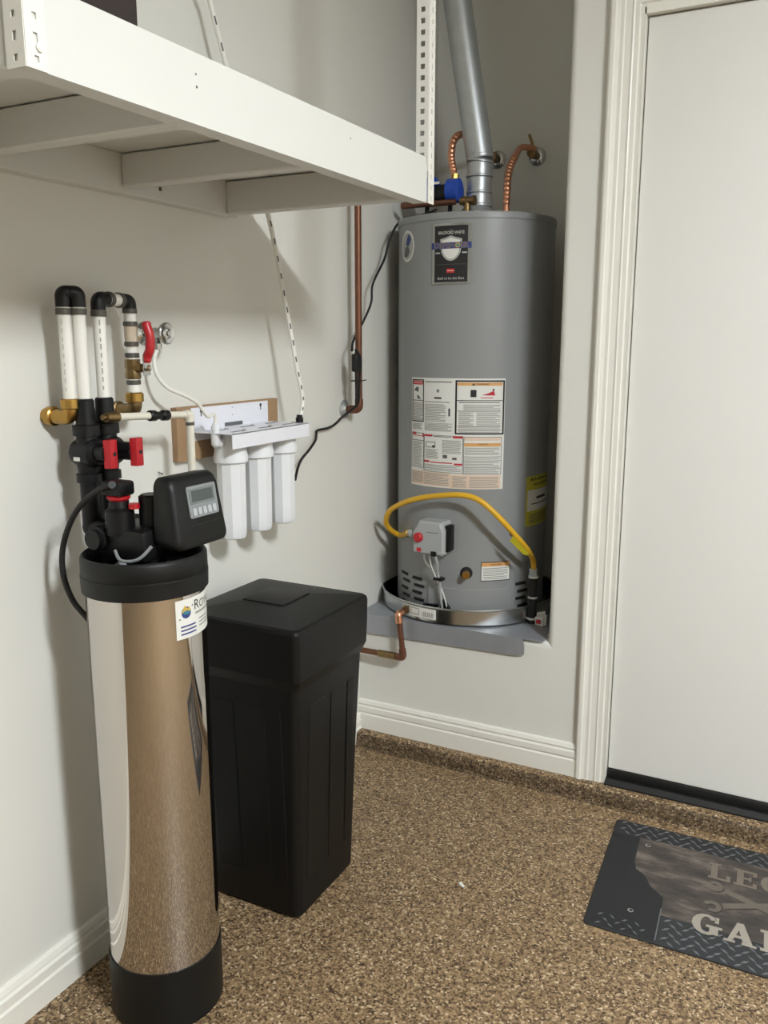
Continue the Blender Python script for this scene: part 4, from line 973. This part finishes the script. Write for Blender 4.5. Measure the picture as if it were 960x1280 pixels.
MB().turned((0.245, 1.262, 1.052), (0, -1, 0.2), [(0, 0.008), (0.016, 0.008), (0.02, 0.006)], 10).build('line_fitting', M_greyplastic, WS)
# bypass: two valves side by side between the risers and the valve body
for (bx, by_, sgn) in ((p2x, p2y, -1), (p3x, p3y, 1)):
    MB().turned((bx, by_, 1.105), (0, 0, 1), [(0, 0.021), (0.10, 0.021), (0.10, 0.027), (0.118, 0.027), (0.118, 0.022), (0.135, 0.024), (0.185, 0.024), (0.20, 0.022), (0.20, 0.0285), (0.222, 0.0285), (0.224, 0.021), (0.275, 0.0195), (0.278, 0.0165)], 24).build('bypass_column', M_black, WS)
    MB().turned((bx - 0.03, by_, 1.268), (1, 0, 0), [(0, 0.026), (0.012, 0.031), (0.055, 0.031), (0.065, 0.024)], 24).build('bypass_body', M_black, WS)
    hx = 0.152 if sgn < 0 else 0.172
    MB().turned((bx + 0.02, by_, 1.269), (1, 0, 0), [(0, 0.026), (0.012, 0.026), (0.014, 0.020), (hx - bx - 0.019, 0.020)], 20).build('handle_stem', M_black, WS)
    h = MB().loft([[Vector((hx + x, by_ + y, z)) for x, y in ((0, -0.014), (0.015, -0.010), (0.018, 0.0), (0.015, 0.010), (0, 0.014))] for z in (1.239, 1.299)]).build('red_handle', M_red, WS)
    MB().turned((hx + 0.0172, by_, 1.269), (1, 0, 0), [(0, 0.0045), (0.0014, 0.0045)], 10).build('handle_hole', M_ink, h)
    MB().turned((bx, by_, 1.105), (1, 0, -0.02), [(-0.005, 0.021), (0.055, 0.021), (0.055, 0.027), (0.075, 0.027)], 20).build('bypass_outlet', M_black, WS)
    MB().sphere((bx, by_, 1.105), 0.0225, 18).build('bypass_bend', M_black, WS)
MB().box((p2x - 0.034, p2y - 0.008, 1.262), (p2x - 0.02, p2y + 0.06, 1.275), 0.003).build('bypass_bridge', M_black, WS)
t0 = atan2(-0.9, -0.1)
bl = at_y(96, 574, p2y - 0.032)
MB().box((bl.x - 0.008, p2y - 0.0335, bl.z - 0.004), (bl.x + 0.008, p2y - 0.0315, bl.z + 0.004)).build('white_mark', M_paper, WS)
# control head
hd = MB()
hx0, hx1 = 0.292, 0.381
cs_ = radians(3)
MH = Matrix.Translation((0.301, 1.379, 1.083))
LEAN = 0.024
def headring(x, y0, y1, z0, z1, rr, n=6):
    pts = []
    for (cy, cz, a0) in ((y1 - rr, z0 + rr, -pi / 2), (y1 - rr * 0.8, z1 - rr, 0), (y0 + rr * 0.8, z1 - rr, pi / 2), (y0 + rr, z0 + rr, pi)):
        for k in range(n + 1):
            a = a0 + pi / 2 * k / n
            pts.append(Vector((x, cy + rr * cos(a), cz + rr * sin(a))))
    return pts
def taper(ring_, k, lean):     # narrower towards the top, front leaning back
    return [Vector((p.x - lean * p.z / Hh, p.y * (1 - k * p.z / Hh), p.z)) for p in ring_]
Hh = 0.150
rings = [taper(headring(-0.006, -0.080, 0.080, 0.004, Hh - 0.003, 0.02), 0.14, 0.0),
         taper(headring(0.030, -0.085, 0.085, 0.0, Hh, 0.022), 0.16, 0.008),
         taper(headring(0.048, -0.085, 0.085, -0.002, Hh - 0.003, 0.022), 0.18, 0.018),
         taper(headring(0.058, -0.081, 0.081, 0.002, Hh - 0.008, 0.02), 0.18, LEAN),
         taper(headring(0.063, -0.074, 0.074, 0.010, Hh - 0.016, 0.016), 0.18, LEAN)]
hd.loft(rings, M=MH)
head = hd.build('control_head', M_blackmat, WS, angle=40)
# display panel on the front of the head
def rrect(u0, v0, u1, v1, rr, n=4):
    o = []
    for (cu, cv, a0) in ((u1 - rr, v1 - rr, 0), (u0 + rr, v1 - rr, pi / 2), (u0 + rr, v0 + rr, pi), (u1 - rr, v0 + rr, 1.5 * pi)):
        for k in range(n + 1): o.append((cu + rr * cos(a0 + pi / 2 * k / n), cv + rr * sin(a0 + pi / 2 * k / n)))
    return o
vv = Vector((-LEAN, 0, Hh)).normalized()
MFront = MX(MH @ Vector((0.0632, -0.005, 0)), Vector((0, 1, 0)), vv, Vector((0, 1, 0)).cross(vv))
dp_ = MB().prism(rrect(-0.030, 0.062, 0.062, 0.128, 0.005), MFront, -0.002, 0.0022).build('display_panel', M_greyplastic, head)
MB().prism(rrect(-0.024, 0.090, 0.055, 0.122, 0.002), MFront, 0.002, 0.0028).build('screen', M_lcd, head)
MB().prism(rrect(-0.018, 0.095, 0.049, 0.118, 0.001), MFront, 0.0028, 0.0031).build('screen_glass', M_lcddark, head)
for k in range(5):
    u = -0.021 + 0.0158 * k
    MB().prism(rrect(u, 0.067, u + 0.0105, 0.082, 0.003), MFront, 0.002, 0.0042).build('button', M_button, head)
MB().prism([(-0.03, 0.046), (0.05, 0.046), (0.05, 0.0475), (-0.03, 0.0475)], MFront, -0.001, 0.0006).build('cover_line', M_ink, head)
# black drain hose looping behind the softener
DH = thing('drain_hose', (0.17, 1.25, 1.1), 'black drain hose arching from the softener valve down behind its steel tank', 'hose')
dh = [(0.212, 1.285, 1.207), at_y(135, 608, 1.262), at_y(118, 616, 1.255), at_y(100, 633, 1.25), at_y(86, 658, 1.25), at_y(78, 690, 1.25), at_y(80, 722, 1.25), at_y(92, 752, 1.255), at_y(112, 777, 1.265), (0.09, 1.31, 0.86), (0.075, 1.36, 0.7)]
MB().tube(dh, 0.0062, 12, 8).build('hose_body', M_rubber, DH)
MB().cyl((0.2, 1.284, 1.207), at_y(140, 606, 1.263), 0.0078, n=12).build('hose_collar', M_black, DH)

# ================================================================== BRINE TANK
BC = (0.231, 1.822)
BT = thing('brine_tank', (BC[0], BC[1], 0.0), 'square black plastic brine tank with a stepped lid beside the steel softener', 'tank')
def sq(c, hx, hy, z, rr, n=5):
    o = []
    for (sx, sy, a0) in ((1, 1, 0), (-1, 1, pi / 2), (-1, -1, pi), (1, -1, 1.5 * pi)):
        for k in range(n + 1):
            a = a0 + pi / 2 * k / n
            o.append(Vector((c[0] + sx * (hx - rr) + rr * cos(a), c[1] + sy * (hy - rr) + rr * sin(a), z)))
    return o
MB().loft([sq(BC, 0.138, 0.138, 0.001, 0.02), sq(BC, 0.147, 0.147, 0.012, 0.024), sq(BC, 0.158, 0.160, 0.40, 0.022), sq(BC, 0.168, 0.170, 0.66, 0.02), sq(BC, 0.170, 0.172, 0.70, 0.02)]).build('tank_body', M_blacktank, BT)
MB().loft([sq(BC, 0.165, 0.167, 0.648, 0.02), sq(BC, 0.176, 0.177, 0.672, 0.02), sq(BC, 0.181, 0.182, 0.685, 0.02), sq(BC, 0.183, 0.184, 0.752, 0.02), sq(BC, 0.1838, 0.185, 0.806, 0.02), sq(BC, 0.182, 0.183, 0.814, 0.02), sq(BC, 0.176, 0.177, 0.819, 0.018), sq(BC, 0.07, 0.07, 0.834, 0.004), sq(BC, 0.066, 0.066, 0.834, 0.004)]).build('lid', M_blacktank, BT, angle=14)
MB().loft([sq(BC, 0.066, 0.066, 0.830, 0.004), sq(BC, 0.065, 0.065, 0.8365, 0.004), sq(BC, 0.063, 0.063, 0.8375, 0.004)]).build('lid_panel', M_blacktank, BT)
MB().turned((BC[0] + 0.03, BC[1] + 0.14, 0.8225), (0, 0, 1), [(0, 0.004), (0.002, 0.003)], 10).build('lid_stud', M_greyplastic, BT)
# moulded upright panels on two faces
for face in range(2):
    for (a, b) in ((-0.11, -0.03), (0.0, 0.07), (0.09, 0.12)):
        if face == 0:   # toward the camera (-y)
            q = [(a, 0.10), (b, 0.10), (b, 0.60), (a, 0.60)]
            ins = lambda z: 0.147 + (z - 0.012) / 0.388 * 0.013 if z < 0.4 else 0.160 + (z - 0.4) / 0.26 * 0.010
            rib = MB().loft([[Vector((BC[0] + u, BC[1] - ins(z) + 0.002, z)) for u, z in q], [Vector((BC[0] + u * 0.97, BC[1] - ins(z) - 0.0011, z + (0.006 if z < 0.3 else -0.006))) for u, z in q]])
        else:
            q = [(a, 0.10), (b, 0.10), (b, 0.60), (a, 0.60)]
            ins = lambda z: 0.147 + (z - 0.012) / 0.388 * 0.011 if z < 0.4 else 0.158 + (z - 0.4) / 0.26 * 0.010
            rib = MB().loft([[Vector((BC[0] + ins(z) - 0.002, BC[1] + u, z)) for u, z in q], [Vector((BC[0] + ins(z) + 0.0011, BC[1] + u * 0.97, z + (0.006 if z < 0.3 else -0.006))) for u, z in q]])
        rib.build('moulded_panel', M_blacktank, BT, angle=20)

# ================================================================== FLOOR MAT
MO = Vector((1.012, 2.563, 0.0)); mrot = radians(0.6)
MU = Vector((cos(mrot), sin(mrot), 0)); MV = Vector((0.055, -1, 0)).normalized()     # right, towards the camera
MW, MHt = 0.94, 0.548
FM = thing('floor_mat', MO + MU * MW / 2 + MV * MHt / 2, 'dark printed garage doormat lying in front of the door', 'mat')
out = rrect(0, 0, MW, MHt, 0.016)
mm = MX(MO, MU, MV, (0, 0, 1))
MB().loft([[Vector((u, v, 0.0006)) for u, v in out], [Vector((u, v, 0.0045)) for u, v in out], [Vector((u + (0.002 if u < MW / 2 else -0.002), v + (0.002 if v < MHt / 2 else -0.002), 0.0058)) for u, v in out]], M=mm).build('mat_base', M_mat, FM)
def muv(px, py):
    p = at_z(px, py, 0.006) - MO
    det = MU.x * MV.y - MU.y * MV.x
    return ((p.x * MV.y - p.y * MV.x) / det, (MU.x * p.y - MU.y * p.x) / det)
P = Print(lambda u, v, h: MO + MU * u + MV * v + Vector((0, 0, 0.0058 + h)), False)
pu0, pv0 = muv(800, 1048)[0], 0.078
P.poly([(0.002, 0.085), (pu0, 0.085), (pu0, 0.22), (pu0 + 0.1, 0.36), (pu0 + 0.1, MHt - 0.004), (0.012, MHt - 0.004), (0.002, MHt - 0.014)], M_matdark, 0.0004)
P.poly([(pu0, 0.078), (MW - 0.1, 0.078), (MW - 0.1, 0.43), (pu0 + 0.10, 0.43), (pu0 + 0.10, 0.35), (pu0 + 0.06, 0.315), (pu0 + 0.04, 0.27), (pu0 + 0.012, 0.25), (pu0 + 0.003, 0.21)], M_matbrown, 0.0005)
P.rect(pu0 + 0.098, 0.40, pu0 + 0.101, MHt - 0.01, M_mattread, 0.0007)
P.rect(MW - 0.1, 0.085, MW - 0.003, MHt - 0.014, M_matdark, 0.0004)
for (px, py) in ((788, 1138), (810, 1057)):
    u, v = muv(px, py)
    P.disc(u, v, 0.008, M_inkgrey, 0.0009, 12); P.disc(u + 0.001, v - 0.001, 0.005, M_matdark, 0.0011, 10)
# slab-serif letters
def bar(pts, m, h): P.poly(pts, m, h)
def letter(ch, u, v, w_, hgt, m, h):
    S = lambda x, y: (u + x * w_, v + (1 - y) * hgt)
    R = lambda x0, y0, x1, y1: P.poly([S(x0, y0), S(x1, y0), S(x1, y1), S(x0, y1)], m, h)
    t = 0.30; sv_ = 0.13
    def arc_(cx, cy, ro, ri, ryo, ryi, a0, a1, n=12):
        for k in range(n):
            a, b = a0 + (a1 - a0) * k / n, a0 + (a1 - a0) * (k + 1) / n
            P.poly([S(cx + ro * cos(a), cy + ryo * sin(a)), S(cx + ro * cos(b), cy + ryo * sin(b)), S(cx + ri * cos(b), cy + ryi * sin(b)), S(cx + ri * cos(a), cy + ryi * sin(a))], m, h)
    if ch == 'L': R(0.12, 0, 0.12 + t, 1); R(0, 0, 1, sv_); R(0, 1 - sv_, 0.55, 1); R(0.82, 0, 1, 0.36)
    elif ch == 'E': R(0.12, 0, 0.12 + t, 1); R(0, 0, 1, sv_); R(0, 1 - sv_, 1, 1); R(0.82, 0, 1, 0.3); R(0.82, 0.72, 1, 1); R(0.4, 0.44, 0.72, 0.57); R(0.66, 0.36, 0.76, 0.65)
    elif ch == 'G':
        arc_(0.5, 0.5, 0.5, 0.2, 0.5, 0.38, radians(40), radians(330)); R(0.62, 0.08, 0.92, 0.42); R(0.5, 0.38, 1.05, 0.50); R(0.78, 0.66, 0.92, 0.95)
    elif ch == 'A':
        P.poly([S(0.05, 0.0), S(0.22, 0.0), S(0.53, 0.86), S(0.42, 1.0), S(0.36, 0.95)], m, h); P.poly([S(0.62, 0.0), S(0.95, 0.0), S(0.6, 1.0), S(0.36, 1.0)], m, h)
        R(0.25, 0.26, 0.75, 0.38); R(-0.04, 0, 0.34, sv_ * 0.8); R(0.55, 0, 1.04, sv_ * 0.8)
    elif ch == 'R':
        R(0.12, 0, 0.12 + t, 1); R(0, 0, 0.55, sv_); R(0, 1 - sv_, 0.6, 1)
        arc_(0.5, 0.735, 0.42, 0.13, 0.265, 0.13, radians(-90), radians(90), 8); R(0.4, 0.87, 0.52, 1.0); R(0.4, 0.47, 0.52, 0.6)
        P.poly([S(0.45, 0.5), S(0.7, 0.5), S(0.98, 0.1), S(0.98, 0.0), S(0.7, 0.0)], m, h); R(0.62, 0, 1.05, sv_)
    elif ch == 'N': R(0.1, 0, 0.26, 1); R(0.74, 0, 0.9, 1); P.poly([S(0.1, 1), S(0.4, 1), S(0.9, 0), S(0.6, 0)], m, h); R(0, 0, 0.38, sv_); R(0.62, 1 - sv_, 1, 1)
    elif ch == 'D': R(0.12, 0, 0.12 + t, 1); arc_(0.45, 0.5, 0.52, 0.24, 0.5, 0.37, radians(-90), radians(90), 10); R(0, 0, 0.5, sv_); R(0, 1 - sv_, 0.5, 1)
g0 = muv(864, 1141); g1 = muv(890, 1170); a1_ = muv(893, 1150)
uL = muv(887, 1077)[0]; vL0 = muv(893, 1079)[1]; vL1 = muv(897, 1100)[1]
gw = 0.072; gp_ = 0.083; gh = abs(muv(880, 1168)[1] - muv(876, 1141)[1])
gu = muv(864, 1155)[0]; gv_ = muv(876, 1141)[1]
for i, ch in enumerate('GARAGE'):
    letter(ch, gu + i * gp_ + 0.0015, gv_ + 0.0015, gw, gh, M_matshadow, 0.0009)
    letter(ch, gu + i * gp_, gv_, gw, gh, M_matletter, 0.0012)
for i, ch in enumerate('LEGEND'):
    letter(ch, uL + i * 0.069 + 0.002, vL0 + 0.002, 0.06, vL1 - vL0, M_matshadow, 0.0009)
    letter(ch, uL + i * 0.069, vL0, 0.06, vL1 - vL0, M_matletterdim, 0.0012)
def wrench(a, b, m, h, wd_=0.011, rh=0.024, off=(0, 0)):
    a = Vector((a[0] + off[0], a[1] + off[1])); b = Vector((b[0] + off[0], b[1] + off[1])); d = (b - a).normalized(); n_ = Vector((-d.y, d.x))
    P.poly([tuple(a + d * 0.03 + n_ * wd_), tuple(b - d * 0.03 + n_ * wd_ * 0.8), tuple(b - d * 0.03 - n_ * wd_ * 0.8), tuple(a + d * 0.03 - n_ * wd_)], m, h)
    for c_, s_ in ((a, -1), (b, 1)):
        dd = d * s_; base = atan2(dd.y, dd.x); n = 14
        for k in range(n):
            a0 = base + radians(38) + radians(284) * k / n; a1 = base + radians(38) + radians(284) * (k + 1) / n
            P.poly([(c_.x + rh * cos(a0), c_.y + rh * sin(a0)), (c_.x + rh * cos(a1), c_.y + rh * sin(a1)), (c_.x + rh * 0.45 * cos(a1), c_.y + rh * 0.45 * sin(a1)), (c_.x + rh * 0.45 * cos(a0), c_.y + rh * 0.45 * sin(a0))], m, h)
wa = muv(893, 1108); wb = muv(960, 1140); wdx = Vector((wb[0] - wa[0], wb[1] - wa[1])).normalized() * 0.33
wc = muv(890, 1133); wd2 = muv(940, 1133); wdx2 = Vector((wd2[0] - wc[0], wd2[1] - wc[1])).normalized() * 0.33
for (a, dd) in ((wc, wdx2), (wa, wdx)):
    b = (a[0] + dd.x, a[1] + dd.y)
    wrench(a, b, M_matshadow, 0.0009, off=(0.003, 0.004)); wrench(a, b, M_matwrench, 0.0012 if dd is wdx2 else 0.0015)
P.build('printed_design', FM)['label'] = 'printed letters, crossed wrenches and worn metal panel'
tr = MB()                                   # raised diamond tread along the two long edges
def tread(u0, u1, v0, v1):
    i = 0; v = v0 + 0.009
    while v < v1 - 0.005:
        u = u0 + 0.016 + (0.016 if i % 2 else 0); j_ = 0
        while u < u1 - 0.01:
            a = 0.7 if (i + j_) % 2 else -0.7
            d_ = Vector((cos(a), sin(a))); n_ = Vector((-d_.y, d_.x)); c_ = Vector((u, v))
            q = [c_ - d_ * 0.0135, c_ + n_ * 0.004, c_ + d_ * 0.0135, c_ - n_ * 0.004]
            V = [mm @ Vector((p.x, p.y, 0.0058)) for p in q] + [mm @ Vector((c_.x, c_.y, 0.0076))]
            tr.add(V, [[0, 1, 4], [1, 2, 4], [2, 3, 4], [3, 0, 4]])
            u += 0.032; j_ += 1
        v += 0.0185; i += 1
tread(0.01, MW - 0.01, 0.004, 0.078)
tread(pu0 + 0.104, MW - 0.01, 0.435, MHt - 0.006)
tread(0.02, pu0 + 0.09, 0.485, MHt - 0.012)
tr.build('tread_pattern', M_mattread, FM, smooth=False)['kind'] = 'stuff'

# ================================================================== SMALL THINGS
dbp = at_z(577.5, 1108, 0.0)
tag(MB().turned((dbp.x - 0.008, dbp.y + 0.003, 0.0055), (0.9, -0.5, 0.0), [(0, 0.0035), (0.001, 0.0052), (0.007, 0.0052), (0.007, 0.0038), (0.016, 0.0038), (0.017, 0.002)], 10).build('plastic_cap', M_paper), 'tiny white plastic cap lying alone on the speckled floor', 'cap')
nl = at_x(198, 592, 0.0)
tag(MB().cyl((0, nl.y, nl.z + 0.004), (0.012, nl.y, nl.z), 0.0015, n=8).turned((0.012, nl.y, nl.z), (1, 0, 0), [(0, 0.003), (0.0012, 0.003)], 8).build('wall_nail', M_inkmid), 'small bare nail in the wall above the control head', 'nail')
